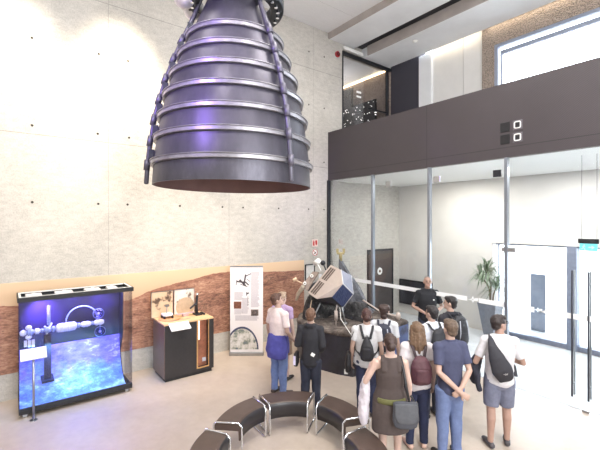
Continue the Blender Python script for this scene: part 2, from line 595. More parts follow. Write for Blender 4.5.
# smoke detector on the gallery soffit
t = empty('smoke_detector', (1.705, 1.75, 8.12), label='small white smoke detector on the gallery soffit', cat='detector')
bm = BM(); lathe(bm, [(0.0, -0.05), (0.04, -0.05), (0.05, -0.03), (0.075, -0.022), (0.075, 0.0)], 24); obj('housing', bm, M_WHITE, t)
bm = BM(); lathe(bm, [(0.0, -0.062), (0.02, -0.06), (0.024, -0.048)], 16); obj('sensor', bm, M_SOFFIT, t)
t = empty('alarm_beacon', (0.0, 0.355, 7.957), label='small red fire alarm beacon high on the concrete wall', cat='alarm')
bm = BM(); cyl(bm, (0, 0, 0), (0.05, 0, 0), 0.085); obj('base', bm, mat('alarm_red', (150, 28, 36), 0.4), t)
bm = BM(); ell(bm, (0.05, 0, 0), (0.05, 0.06, 0.06)); obj('lens', bm, mat('alarm_dark', (84, 16, 26), 0.2), t)

# ------------------------------------------------------------------ glass partition (window_1) and doors
win = empty('window_1', (0, 0, 0), kind='structure')
posts = (0.03, 1.70, 3.32, 4.94, 7.24)
for x in posts:
    bm = BM(); box(bm, (x - 0.03, -0.045, 0), (x + 0.03, 0.045, 4.23), 0.006); obj('post', bm, M_GREYMETAL if x > 0.1 else M_DARKMETAL, win)
for a, b in zip(posts[:-1], posts[1:]):
    z0 = 0.02 if b < 7 else 2.56
    bm = BM(); box(bm, (a + 0.03, -0.006, z0), (b - 0.03, 0.006, 4.22)); obj('pane', bm, M_GLASS, win)
bm = BM(); box(bm, (7.27, -0.1, 0), (13, 0.12, 4.234)); struct('wall_front', bm, M_PLASTER)
for x, d in ((2.19, 0), (3.50, 0), (4.77, 1)):
    bm = BM(); box(bm, (x - 0.075, -0.02, 3.89), (x + 0.075, 0.02, 4.02), 0.004)
    obj('clamp', bm, M_DARKMETAL if d else M_STEEL, win)
bm = BM(); box(bm, (4.86, -0.035, 2.49), (5.10, 0.035, 2.57), 0.004); obj('clamp', bm, M_STEEL, win)
# white manifestation strips on the glass, broken by a small winged mark
for a, b in ((0.1, 1.66), (1.74, 3.28), (3.36, 4.18), (4.42, 4.90)):
    bm = BM(); box(bm, (a, -0.009, 1.46), (b, -0.0065, 1.55)); obj('film_strip', bm, M_SATIN, win)


def winged_mark(name, x, z, m, parent, s=1.0, y=-0.009):
    bm = BM()
    for sx in (-1, 1):
        slab(bm, [(x + sx * 0.012 * s, y, z + 0.02 * s), (x + sx * 0.11 * s, y, z + 0.035 * s * sx + 0.01), (x + sx * 0.10 * s, y, z - 0.012 * s), (x + sx * 0.012 * s, y, z - 0.02 * s)], 0.002)
        slab(bm, [(x - 0.028 * s, y, z + sx * 0.012 * s), (x, y, z + sx * 0.07 * s), (x + 0.028 * s, y, z + sx * 0.012 * s)], 0.002)
    return obj(name, bm, m, parent)


winged_mark('film_mark', 4.30, 1.505, M_SATIN, win)

for i, (x0, x1, hx) in enumerate(((4.985, 6.08, 5.98), (6.10, 7.19, 6.20))):
    d = empty('door_%d' % (i + 1), (x0, 0, 0), kind='structure')
    w = x1 - x0
    bm = BM(); box(bm, (0, -0.006, 0.012), (w, 0.006, 2.54)); obj('pane', bm, M_GLASS, d)
    for sy, mm in ((-0.055, mat('handle_grey', (62, 64, 74), 0.35, 0.6)), (0.055, M_STEEL)):
        bm = BM()
        tube(bm, [(hx - x0, sy, 0.22), (hx - x0, sy, 2.25)], 0.014, 12)
        for z in (0.42, 2.05):
            cyl(bm, (hx - x0, 0, z), (hx - x0, sy, z), 0.010, n=10)
        obj('handle', bm, mm, d)
    segs = ((0.05, 0.42), (0.80, w - 0.03)) if i == 0 else ((0.05, w - 0.05),)
    for a, b in segs:
        bm = BM(); box(bm, (a, -0.009, 1.46), (b, -0.0065, 1.55)); obj('film_strip', bm, M_SATIN, d)
    if i == 0:
        winged_mark('film_mark', 0.61, 1.505, M_SATIN, d, 1.1)
    bm = BM(); box(bm, (0.0, -0.02, 0.0), (0.10, 0.012, 0.04)); obj('pivot_fitting', bm, M_STEEL, d)
# pale entrance mat
bm = BM(); box(bm, (0.05, 0.06, 0.0), (13, 3.2, 0.006)); tag(obj('entrance_mat', bm, mat('entrance_mat', (186, 188, 192), 0.9, var=0.1, scale=3)), 'wide pale grey mat on the lobby floor behind the glass', 'mat')

# ------------------------------------------------------------------ lobby outer wall and outdoors
bm = BM()
box(bm, (0.0, 3.25, 0), (3.118, 3.5, 4.3)); box(bm, (3.118, 3.25, 2.46), (13, 3.5, 4.3))
struct('wall_lobby', bm, mat('lobby_plaster', (208, 204, 200), 0.8, var=0.03, scale=3))
w = empty('window_4', (0, 0, 0), kind='structure')
bm = BM(); box(bm, (3.118, 3.28, 0.0), (3.20, 3.47, 2.46)); obj('window_frame', bm, M_WHITE, w)
bm = BM(); box(bm, (3.20, 3.26, 0.0), (4.885, 3.46, 0.12)); box(bm, (5.085, 3.26, 0.0), (9, 3.46, 0.12)); box(bm, (4.885, 3.22, 0.0), (5.085, 3.47, 2.46)); box(bm, (3.2, 3.30, 2.42), (9, 3.44, 2.46)); box(bm, (3.245, 3.33, 0.12), (3.265, 3.40, 2.42))
obj('window_frame', bm, mat('lobby_frame', (126, 132, 150), 0.5, 0.2), w)
bm = BM(); box(bm, (3.265, 3.36, 0.12), (4.885, 3.37, 2.42)); box(bm, (5.085, 3.36, 0.12), (9, 3.37, 2.42)); obj('pane', bm, M_GLASS, w)
bm = BM(); box(bm, (-40, 3.5, -0.25), (60, 60, -0.05)); struct('floor_outdoors', bm, concrete('paving', (215, 213, 208), 0.06))
# outdoor banner
t = empty('outdoor_banner', (3.80, 4.5, -0.05), label='grey outdoor banner with a white winged mark beyond the lobby window', cat='banner')
bm = BM(); box(bm, (-0.19, -0.01, 0.05), (0.19, 0.01, 1.62), 0.004); obj('banner_cloth', bm, mat('banner_grey', (100, 104, 116), 0.8), t)
bm = BM(); box(bm, (-0.22, -0.15, 0), (0.22, 0.15, 0.05)); obj('base', bm, M_STEEL, t)
winged_mark('emblem', 0.0, 0.62, M_WHITE, t, 1.0, -0.012)
# exit sign hung in the lobby
t = empty('exit_sign', (5.97, 0.8, 2.53), label='lit exit sign with a running figure hanging on two wires from the lobby soffit', cat='sign')
bm = BM(); box(bm, (-0.15, -0.03, 0.13), (0.15, 0.03, 0.215), 0.006); obj('housing', bm, M_BLACK, t)
bm = BM(); box(bm, (-0.13, -0.008, 0.0), (0.13, 0.008, 0.13)); obj('sign_panel', bm, emis('exit_green', (96, 190, 196), 0.9), t)
bm = BM()
ell(bm, (-0.062, -0.010, 0.103), (0.012, 0.003, 0.012), seg=10)
for a, b in (((-0.065, 0.09), (-0.075, 0.055)), ((-0.075, 0.055), (-0.05, 0.035)), ((-0.05, 0.035), (-0.052, 0.012)), ((-0.075, 0.055), (-0.09, 0.035)), ((-0.09, 0.035), (-0.108, 0.035)), ((-0.066, 0.085), (-0.045, 0.07)), ((-0.066, 0.085), (-0.09, 0.075))):
    tube(bm, [(a[0], -0.010, a[1]), (b[0], -0.010, b[1])], 0.006, 6)
obj('running_figure', bm, M_WHITE, t)
bm = BM()
slab(bm, [(0.0, -0.010, 0.055), (0.05, -0.010, 0.055), (0.05, -0.010, 0.075), (0.0, -0.010, 0.075)], 0.003)
slab(bm, [(0.045, -0.010, 0.03), (0.09, -0.010, 0.065), (0.045, -0.010, 0.10)], 0.003)
obj('arrow', bm, M_WHITE, t)
for x in (-0.10, 0.12):
    bm = BM(); cyl(bm, (x, 0, 0.21), (x, 0, 1.70), 0.003, n=8); obj('wire', bm, M_DARKMETAL, t)
# dark door in the lobby part of the left wall
d = empty('door_3', (0.0, 1.64, 0), kind='structure')
bm = BM(); box(bm, (0.002, 0.05, 0.01), (0.04, 1.17, 2.10), 0.004); obj('leaf', bm, mat('door_dark', (74, 68, 68), 0.5, var=0.1), d)
bm = BM(); box(bm, (0.002, 0, 0), (0.06, 0.05, 2.16)); box(bm, (0.002, 1.17, 0), (0.06, 1.22, 2.16)); box(bm, (0.002, 0.05, 2.10), (0.06, 1.17, 2.16)); obj('door_frame', bm, M_DARKMETAL, d)
bm = BM(); cyl(bm, (0.04, 0.56, 1.45), (0.046, 0.56, 1.45), 0.115, n=32); obj('round_sign', bm, M_WHITE, d)
bm = BM(); cyl(bm, (0.046, 0.56, 1.45), (0.049, 0.56, 1.45), 0.045, n=24); obj('sign_mark', bm, mat('sign_brown', (96, 70, 60), 0.6), d)
bm = BM(); box(bm, (0.002, -0.36, 1.38), (0.04, -0.26, 1.56), 0.01); tag(obj('wall_switch_box', bm, M_SOFFIT), 'small pale box on the wall beside the dark lobby door', 'switch')
# low dark screen on the lobby wall
t = empty('wall_screen', (0.66, 3.25, 0.30), label='wide dark screen low on the white lobby wall behind the presenter', cat='screen')
bm = BM(); box(bm, (-0.62, -0.06, 0), (0.62, 0.0, 0.82), 0.008); obj('bezel', bm, M_BLACK, t)
bm = BM(); box(bm, (-0.57, -0.064, 0.05), (0.57, -0.060, 0.77)); obj('display', bm, mat('screen_grey', (52, 52, 58), 0.3), t)

# potted plant in the lobby
t = empty('potted_plant', (3.37, 2.65, 0.006), label='tall grey tapered planter with a spiky leafed plant behind the glass', cat='plant')
bm = BM()
prof = [(0.125, 0.0), (0.13, 0.02), (0.27, 0.90), (0.275, 0.93), (0.255, 0.93), (0.24, 0.86), (0.0, 0.86)]
rings = lathe(bm, [(r * 1.2, z) for r, z in prof], 4, smooth=False)
for v in bm.verts:
    x, y = v.co.x, v.co.y; v.co.x, v.co.y = (x + y) * .72, (y - x) * .72
obj('planter', bm, mat('planter_grey', (118, 121, 130), 0.5), t)
M_LEAF = mat('leaf_green', (104, 122, 98), 0.5, var=0.4, scale=6)
stems = [((0, 0, .86), (-0.05, 0.02, 1.3), (-0.20, -0.05, 1.60)), ((0.05, 0, .86), (0.07, 0, 1.15), (0.14, 0.03, 1.38)), ((-.04, 0.05, .86), (-.03, .08, 1.4), (-0.10, 0.02, 1.78))]
for s in stems:
    bm = BM(); tube(bm, s, [0.022, 0.018, 0.014], 8); obj('stem', bm, mat('stem_brown', (118, 104, 84), 0.8), t)
bm = BM()
for s, n in zip(stems, (90, 70, 96)):
    top = Vector(s[2])
    for i in range(n):
        a = random.uniform(0, 2 * PI); el = random.uniform(-0.5, 1.2); L = random.uniform(0.38, 0.66)
        d = Vector((math.cos(a) * math.cos(el), math.sin(a) * math.cos(el), math.sin(el)))
        p0 = top - Vector((0, 0, random.uniform(0, 0.16)))
        p1 = p0 + d * L * 0.5 + Vector((0, 0, 0.05)); p2 = p0 + d * L + Vector((0, 0, -0.10 * L / 0.4 - 0.03))
        u = d.cross(Vector((0, 0, 1))).normalized() * 0.012
        va = [bm.verts.new(q) for q in (p0 - u * .5, p0 + u * .5, p1 + u, p1 - u, p2)]
        bm.faces.new((va[0], va[1], va[2], va[3])); bm.faces.new((va[3], va[2], va[4]))
for v in bm.verts:
    v.co.y = min(v.co.y, 0.54)
obj('foliage', bm, M_LEAF, t)

# ------------------------------------------------------------------ mural on the left wall
def mural_mat():
    k = NT('red_desert_print')
    co = k.coord()
    sep = k.add('ShaderNodeSeparateXYZ'); k.link(co, sep.inputs[0])
    fc = k.add('ShaderNodeFloatCurve')
    cv = fc.mapping.curves[0]
    ks = [(-7.6, 1.63), (-7.17, 1.60), (-6.2, 1.46), (-5.4, 1.47), (-4.96, 1.61), (-4.1, 1.75), (-3.2, 1.86), (-2.18, 1.78), (-1.6, 1.74), (-0.8, 1.72)]
    for i, (y, z) in enumerate(ks):
        p = ((y + 8) / 8, (z - 1.0))
        if i < 2:
            cv.points[0 if i == 0 else 1].location = p
        else:
            cv.points.new(*p)
    fc.mapping.update()
    yn = k.math('DIVIDE', k.math('ADD', sep.outputs['Y'], 8.0), 8.0)
    k.link(yn, fc.inputs['Value'])
    ridge = k.math('ADD', fc.outputs[0], 1.0)
    rz = k.math('ADD', ridge, k.math('MULTIPLY', k.math('SUBTRACT', k.noise(co, 6, 4), 0.5), 0.05))
    depth = k.math('SUBTRACT', rz, sep.outputs['Z'])
    sky = k.ramp(k.math('DIVIDE', k.math('SUBTRACT', sep.outputs['Z'], 1.4), 0.62), [(0.0, C(196, 164, 134)), (1.0, C(214, 186, 154))])
    st = k.coord(scale=(1, 1.0, 3.2))
    n1 = k.noise(st, 2.2, 7, 0.7); n2 = k.noise(st, 10, 6, 0.75)
    ground = k.ramp(k.math('ADD', k.math('MULTIPLY', n1, 0.5), k.math('MULTIPLY', n2, 0.5)),
                    [(0.36, C(84, 54, 48)), (0.45, C(134, 94, 78)), (0.54, C(170, 126, 104)), (0.66, C(204, 168, 142))])
    vo = k.add('ShaderNodeTexVoronoi'); vo.inputs['Scale'].default_value = 9; k.link(k.coord(scale=(1, 1, 2.0)), vo.inputs['Vector'])
    rockband = k.math('MULTIPLY', k.math('GREATER_THAN', sep.outputs['Y'], -4.6),
                      k.math('LESS_THAN', k.math('ABSOLUTE', k.math('SUBTRACT', k.math('ADD', sep.outputs['Z'], k.math('MULTIPLY', sep.outputs['Y'], -0.22)), 2.0)), 0.13))
    rock = k.math('MULTIPLY', rockband, k.math('GREATER_THAN', n2, 0.52))
    ground = k.mix(k.math('MULTIPLY', rock, 0.7), ground, C(58, 30, 30))
    stones = k.math('MULTIPLY', k.math('LESS_THAN', vo.outputs['Distance'], 0.18), k.math('GREATER_THAN', n1, 0.55))
    ground = k.mix(k.math('MULTIPLY', stones, 0.6), ground, C(70, 34, 30))
    haze = k.math('SUBTRACT', 1.0, k.math('DIVIDE', depth, 0.12), True)
    ground = k.mix(k.math('MULTIPLY', haze, 0.25), ground, C(150, 84, 66))
    col = k.mix(k.math('GREATER_THAN', depth, 0.0), sky, ground)
    k.link(col, k.b.inputs['Base Color']); k.b.inputs['Roughness'].default_value = 0.6
    return k.m


bm = BM(); box(bm, (0.001, -10.5, 0.45), (0.006, -0.88, 2.0))
tag(obj('wall_mural', bm, mural_mat()), 'long panorama print of a red rocky desert under a tan sky', 'mural')

# signs on the concrete wall
t = empty('fire_equipment_sign', (0.002, -0.49, 2.45), label='square red and white fire equipment sign on the concrete wall', cat='sign')
bm = BM(); box(bm, (0, -0.10, -0.10), (0.004, 0.10, 0.10)); obj('plate', bm, mat('sign_pink_white', (222, 200, 196), 0.5), t)
bm = BM()
M_SIGNRED = mat('sign_red', (176, 40, 40), 0.5)
box(bm, (0.004, -0.075, -0.075), (0.006, -0.02, 0.04)); ell(bm, (0.005, -0.047, 0.055), (0.002, 0.018, 0.018), seg=10)
obj('extinguisher_mark', bm, M_SIGNRED, t)
bm = BM(); box(bm, (0.004, 0.01, -0.035), (0.006, 0.075, 0.07)); slab(bm, [(0.006, 0.01, -0.03), (0.006, 0.07, -0.03), (0.006, 0.04, -0.08)], 0.002)
obj('flame_mark', bm, M_SIGNRED, t)
t = empty('prohibition_sign', (0.002, -0.49, 2.18), label='round white sign with a red ring below the fire sign', cat='sign')
bm = BM(); cyl(bm, (0, 0, 0), (0.004, 0, 0), 0.10, n=32); obj('plate', bm, M_WHITE, t)
bm = BM(); tube(bm, [(0.005, 0.085 * math.cos(a), 0.085 * math.sin(a)) for a in [2 * PI * i / 32 for i in range(32)]], 0.009, 6, closed=True)
tube(bm, [(0.005, -0.06, 0.06), (0.005, 0.06, -0.06)], 0.008, 6); obj('ring', bm, M_SIGNRED, t)
bm = BM(); tube(bm, [(0.005, -0.03, -0.03), (0.005, 0.035, 0.02)], 0.012, 6); obj('pictogram', bm, M_BLACK, t)
t = empty('framed_notice', (0.0, -0.68, 1.64), label='pale notice in a thin black frame on the concrete wall', cat='frame')
bm = BM(); box(bm, (0, -0.15, -0.21), (0.012, 0.15, 0.21)); obj('sheet', bm, mat('notice_paper', (206, 206, 204), 0.6), t)
bm = BM()
for lo, hi in (((0, -0.17, -0.23), (0.03, -0.145, 0.23)), ((0, 0.145, -0.23), (0.03, 0.17, 0.23)), ((0, -0.145, 0.205), (0.03, 0.145, 0.23)), ((0, -0.145, -0.23), (0.03, 0.145, -0.205))):
    box(bm, lo, hi)
obj('notice_frame', bm, M_BLACK, t)

# ------------------------------------------------------------------ hanging rocket engine nozzle
NZ = 3.46
noz = empty('rocket_nozzle', (4.035, -5.135, NZ), label='large dark banded rocket engine nozzle hanging from the ceiling', cat='rocket engine')
# radius (m) against height above the rim
NP = [(0.925, 0.0), (0.92, 0.10), (0.90, 0.36), (0.835, 0.80), (0.745, 1.16), (0.67, 1.38), (0.58, 1.62), (0.485, 1.84), (0.405, 2.03), (0.345, 2.18), (0.285, 2.36), (0.235, 2.62)]


def nr(z):
    for (r0, z0), (r1, z1) in zip(NP[:-1], NP[1:]):
        if z0 <= z <= z1:
            return r0 + (r1 - r0) * (z - z0) / (z1 - z0)
    return NP[-1][0]


def nozzle_mat():
    k = NT('nozzle_steel')
    co = k.coord()
    f = k.noise(k.coord(scale=(1, 1, 0.35)), 5, 6, 0.7); g = k.noise(co, 1.6, 4)
    s = k.math('ADD', k.math('MULTIPLY', f, 0.5), k.math('MULTIPLY', g, 0.5))
    k.link(k.ramp(s, [(0.3, C(50, 48, 56)), (0.55, C(78, 76, 86)), (0.75, C(104, 102, 112))]), k.b.inputs['Base Color'])
    k.b.inputs['Metallic'].default_value = 0.45; k.b.inputs['Roughness'].default_value = 0.42
    k.bump(f, 0.15, 0.004)
    return k.m


M_NOZ = nozzle_mat()
M_NOZIN = mat('nozzle_inside', (112, 84, 82), 0.7, 0.1, var=0.12, scale=5)
M_BAND = mat('nozzle_band', (146, 144, 150), 0.35, 0.6, var=0.2, scale=9)
M_PIPE = mat('nozzle_pipe', (92, 90, 102), 0.4, 0.5, var=0.1)
bm = BM()
prof = [(0.0 + r, z) for r, z in NP]
fine = []
for (r0, z0), (r1, z1) in zip(NP[:-1], NP[1:]):
    for i in range(3):
        fine.append((r0 + (r1 - r0) * i / 3, z0 + (z1 - z0) * i / 3))
fine.append(NP[-1])
lathe(bm, fine, 96)
lathe(bm, [(fine[0][0] - 0.016, 0.0), (fine[0][0], 0.0)], 96)
obj('bell', bm, M_NOZ, noz)
bm = BM(); lathe(bm, [(r - 0.016, z) for r, z in fine], 96); obj('bell_lining', bm, M_NOZIN, noz)
bands = (0.235, 0.51, 0.755, 0.995, 1.235, 1.475, 1.71)
for z in bands:
    r = nr(z); bm = BM()
    lathe(bm, [(r - 0.005, z - 0.024), (r + 0.036, z - 0.024), (r + 0.039, z - 0.020), (r + 0.039, z + 0.012), (r + 0.034, z + 0.018), (nr(z + .02) - 0.004, z + 0.02), (r - 0.01, z)], 96, smooth=False)
    lathe(bm, [(r + 0.03, z + 0.018), (r + 0.048, z + 0.019), (r + 0.048, z + 0.025), (nr(z + .025) - 0.004, z + 0.025)], 96)
    obj('band', bm, M_BAND, noz)
CAMANG = math.atan2(-7.3 + 5.18, 8.157 - 4.0)
for off, name in ((35, 'front'), (-86, 'left'), (166, 'rear')):
    a = CAMANG + R(off)
    er = Vector((math.cos(a), math.sin(a), 0))
    zs = [0.02] + [0.2 + 0.2 * i for i in range(10)] + [2.22, 2.36, 2.50, 2.62]
    pts = []
    for z in zs:
        r = nr(z) + 0.068
        if z > 2.2:
            r = nr(2.2) + 0.075 - (z - 2.2) * 0.2
        pts.append(er * r + Vector((0, 0, z)))
    bm = BM(); tube(bm, pts, 0.026, 14); pipe = obj('feed_pipe', bm, M_PIPE, noz)
    for z in bands:
        zz = z; p = er * (nr(zz) + 0.075) + Vector((0, 0, zz))
        q = er * (nr(zz + 0.1) + 0.075) + Vector((0, 0, zz + 0.1)); d = (q - p).normalized()
        bm = BM(); cyl(bm, p - d * 0.07, p + d * 0.05, 0.034, n=16); obj('pipe_joint', bm, M_PIPE, pipe)
        if name == 'left' and z < 1.9:
            side = Vector((-er.y, er.x, 0))
            bm = BM()
            m = Matrix.Translation(er * (nr(zz + 0.09) + 0.02) + side * 0.10 + Vector((0, 0, zz + 0.10))) @ Matrix.Rotation(a, 4, 'Z')
            for lo, hi in (((-0.03, -0.035, -0.05), (0.03, -0.02, 0.05)), ((-0.03, 0.02, -0.05), (0.03, 0.035, 0.05)), ((-0.03, -0.02, 0.035), (0.03, 0.02, 0.05))):
                box(bm, lo, hi, mtx=m)
            obj('bracket', bm, M_DARKMETAL, noz)
# top end: throat, mounting ring and hangers up to the ceiling
bm = BM(); lathe(bm, [(0.235, 2.62), (0.24, 2.8), (0.30, 2.95), (0.33, 3.3), (0.32, 3.7), (0.2, 3.85), (0.0, 3.88)], 48); obj('combustion_chamber', bm, M_NOZ, noz)
bm = BM(); lathe(bm, [(0.43, 2.14), (0.57, 2.14), (0.58, 2.16), (0.58, 2.25), (0.57, 2.27), (0.43, 2.27), (0.43, 2.14)], 64); obj('mounting_ring', bm, M_DARKMETAL, noz)
b0 = None
for i in range(28):
    a = 2 * PI * i / 28
    if b0 is None:
        bm = BM(); cyl(bm, (0, 0, -0.03), (0, 0, 0.16), 0.022, n=6, smooth=False); b0 = obj('bolt', bm, M_CHROME, noz); c = b0
    else:
        c = b0.copy(); COL.objects.link(c); c.parent = noz
    c.location = (0.51 * math.cos(a), 0.51 * math.sin(a), 2.14)
for i in range(4):
    a = CAMANG + R(45 + 90 * i)
    bm = BM(); cyl(bm, (0.47 * math.cos(a), 0.47 * math.sin(a), 2.26), (0.47 * math.cos(a), 0.47 * math.sin(a), 8.48 - NZ), 0.02, n=12); obj('hanger_rod', bm, M_STEEL, noz)
    bm = BM(); box(bm, (0.28, -0.04, 2.16), (0.45, 0.04, 2.24), mtx=Matrix.Rotation(a, 4, 'Z')); obj('ring_arm', bm, M_DARKMETAL, noz)
for off, rr, s in ((-84, 0.60, 0.13), (-112, 0.56, 0.12)):
    a = CAMANG + R(off); bm = BM()
    ell(bm, (rr * math.cos(a), rr * math.sin(a), 2.22), (s, s, s * 1.2)); obj('turbine_housing', bm, mat('pale_casting', (206, 202, 204), 0.35, 0.5), noz)
noz.rotation_euler = (Matrix.Rotation(R(0.6), 3, Vector((-.792, .610, 0)))).to_euler()

# ------------------------------------------------------------------ space station display case
case = empty('display_case', (0.34, -7.17, 0), label='tall glass display case lit purple and blue by the mural', cat='display case')
CW, CD, CH = 1.64, 0.58, 1.87


def earth_mat():
    k = NT('planet_cloud_print')
    co = k.coord(scale=(1, 1, 1))
    n1 = k.noise(co, 2.2, 8, 0.65); n2 = k.noise(k.coord(scale=(1, 1.2, 2.6)), 5.5, 8, 0.75)
    s = k.math('ADD', k.math('MULTIPLY', n1, 0.45), k.math('MULTIPLY', n2, 0.55))
    sep = k.add('ShaderNodeSeparateXYZ'); k.link(k.coord(), sep.inputs[0])
    blue = k.ramp(s, [(0.36, C(70, 70, 190)), (0.5, C(96, 130, 226)), (0.58, C(150, 190, 246)), (0.7, C(240, 250, 255))])
    vio = k.ramp(s, [(0.38, C(60, 52, 140)), (0.56, C(120, 104, 200)), (0.7, C(226, 220, 250))])
    # lower part of the printed planet is cyan sea, the upper part violet land
    f = k.math('ADD', sep.outputs['Z'], k.math('MULTIPLY', k.math('SUBTRACT', n1, 0.5), 1.4))
    m = k.ramp(f, [(0.35, (0, 0, 0, 1)), (0.62, (1, 1, 1, 1))])
    col = k.mix(m, blue, vio)
    k.link(col, k.b.inputs['Base Color']); k.b.inputs['Roughness'].default_value = 0.5
    k.link(col, k.b.inputs['Emission Color']); k.b.inputs['Emission Strength'].default_value = 0.30  # the print is given a faint glow of its own to brighten it
    return k.m


def space_mat():
    k = NT('night_sky_print')
    co = k.coord()
    v = k.add('ShaderNodeTexVoronoi'); v.inputs['Scale'].default_value = 26; k.link(co, v.inputs['Vector'])
    st = k.math('LESS_THAN', v.outputs['Distance'], 0.05)
    f = k.noise(co, 2.5, 5)
    base = k.ramp(f, [(0.35, C(10, 8, 22)), (0.7, C(26, 20, 56))])
    k.link(k.mix(st, base, C(220, 220, 250)), k.b.inputs['Base Color']); k.b.inputs['Roughness'].default_value = 0.55
    return k.m


bm = BM()
box(bm, (0, 0, 0.06), (CD, CW, 0.12), 0.006); obj('base_plate', bm, M_BLACK, case)
bm = BM(); box(bm, (CD - 0.03, 0, 0.12), (CD, CW, 0.155), 0.004); obj('front_rail', bm, M_DARKMETAL, case)
bm = BM(); box(bm, (0.0, 0.0, 0.12), (0.03, CW - 0.10, CH - 0.06)); obj('back_panel', bm, space_mat(), case)
bm = BM()
# curved planet sheet: stands at the rear, sweeps forward at the bottom
N = 14
prev = None
for i in range(N + 1):
    u = i / N
    x = 0.05 + (CD - 0.10) * (1 - math.cos(u * PI / 2)) ** 1.0
    z = 0.93 - 0.78 * math.sin(u * PI / 2)
    row = [bm.verts.new((x, y, z)) for y in (0.012, CW - 0.10)]
    if prev:
        f = bm.faces.new((prev[0], prev[1], row[1], row[0])); f.smooth = True
    prev = row
o = obj('planet_sheet', bm, earth_mat(), case)
md = o.modifiers.new('s', 'SOLIDIFY'); md.thickness = 0.008
bm = BM()
pts = [(0.05 + (CD - 0.10) * (1 - math.cos(u * PI / 2)), 0.93 - 0.78 * math.sin(u * PI / 2)) for u in [i / 12 for i in range(13)]]
poly = [(0.03, 0.15)] + [(0.03, CH - 0.06), (0.30, CH - 0.06), (0.28, 1.0)] + pts[3:] + [(CD - 0.05, 0.15)]
a = [bm.verts.new((x, CW - 0.10, z)) for x, z in poly]; b = [bm.verts.new((x, CW - 0.085, z)) for x, z in poly]
bm.faces.new(a); bm.faces.new(list(reversed(b)))
for i in range(len(a)):
    j = (i + 1) % len(a); bm.faces.new((a[j], a[i], b[i], b[j]))
obj('side_panel', bm, M_BLACK, case)
bm = BM(); box(bm, (CD - 0.012, 0.0, 0.155), (CD - 0.004, CW, CH - 0.05)); obj('front_glass', bm, M_CASEGLASS, case)
for y in (0.002, CW - 0.010):
    bm = BM(); box(bm, (0.0, y, 0.14), (CD - 0.012, y + 0.008, CH - 0.05)); obj('side_glass', bm, M_CASEGLASS, case)
bm = BM()
box(bm, (CD - 0.03, -0.02, CH - 0.07), (CD + 0.01, CW + 0.02, CH)); box(bm, (-0.02, -0.02, CH - 0.07), (0.02, CW + 0.02, CH)); box(bm, (0.02, -0.02, CH - 0.07), (CD - 0.03, 0.03, CH)); box(bm, (0.02, CW - 0.03, CH - 0.07), (CD - 0.03, CW + 0.02, CH))
obj('top_frame', bm, M_BLACK, case)
bm = BM()
box(bm, (CD - 0.055, 0.0, CH - 0.015), (CD - 0.03, CW, CH + 0.004)); box(bm, (0.02, 0.0, CH - 0.015), (0.04, CW, CH + 0.004)); box(bm, (0.03, 0.0, CH - 0.015), (CD - 0.04, 0.03, CH + 0.004)); box(bm, (0.03, CW - 0.03, CH - 0.015), (CD - 0.04, CW, CH + 0.004))
obj('top_trim', bm, M_WHITE, case)
M_LAMPWHITE = mat('fixture_white', (226, 222, 224), 0.4)
for y, l in ((0.20, 0.22), (0.62, 0.26), (1.05, 0.24), (1.36, 0.16)):
    bm = BM(); box(bm, (0.16, y - l / 2, CH - 0.05), (0.38, y + l / 2, CH - 0.005), 0.01)
    cyl(bm, (0.27, y, CH - 0.04), (0.27, y, CH + 0.012), 0.03, n=12)
    obj('lamp_fixture', bm, M_LAMPWHITE, case)
bm = BM(); box(bm, (0.03, 0.03, CH - 0.075), (CD - 0.03, CW - 0.03, CH - 0.055)); obj('lamp_tray', bm, M_DARKMETAL, case)
for x in (0.05, CD - 0.06):
    for y in (0.08, CW - 0.08):
        bm = BM(); cyl(bm, (x - 0.012, y, 0.03), (x + 0.012, y, 0.03), 0.03, n=16); box(bm, (x - 0.02, y - 0.012, 0.03), (x + 0.02, y + 0.012, 0.065)); obj('caster', bm, M_STEEL, case)
# lamps inside the case, then an added floor glow from above
lamp('AREA', 'case_lamp', (0.66, -6.35, 1.77), (0.55, -6.35, 0.2), 26, (0.34, 0.30, 1.0), 1.4, 0.12)
lamp('AREA', 'case_lamp', (0.84, -6.35, 1.0), (0.55, -6.35, 0.45), 16, (0.25, 0.62, 1.0), 1.4, 0.06)
lamp('SPOT', 'case_spot', (0.80, -6.9, 1.74), (0.37, -6.82, 1.45), 150, (0.20, 0.10, 1.0), 0.02, spot=75, blend=0.9)
lamp('SPOT', 'case_spot', (0.80, -6.0, 1.74), (0.37, -5.95, 1.45), 14, (0.22, 0.10, 1.0), 0.02, spot=75, blend=0.9)
lamp('SPOT', 'case_floor_glow', (2.6, -6.6, 8.2), (1.75, -6.3, 0.0), 260, (0.46, 0.34, 1.0), 0.2, spot=22, blend=1.0)  # added overhead spot imitating the case's violet glow on the floor

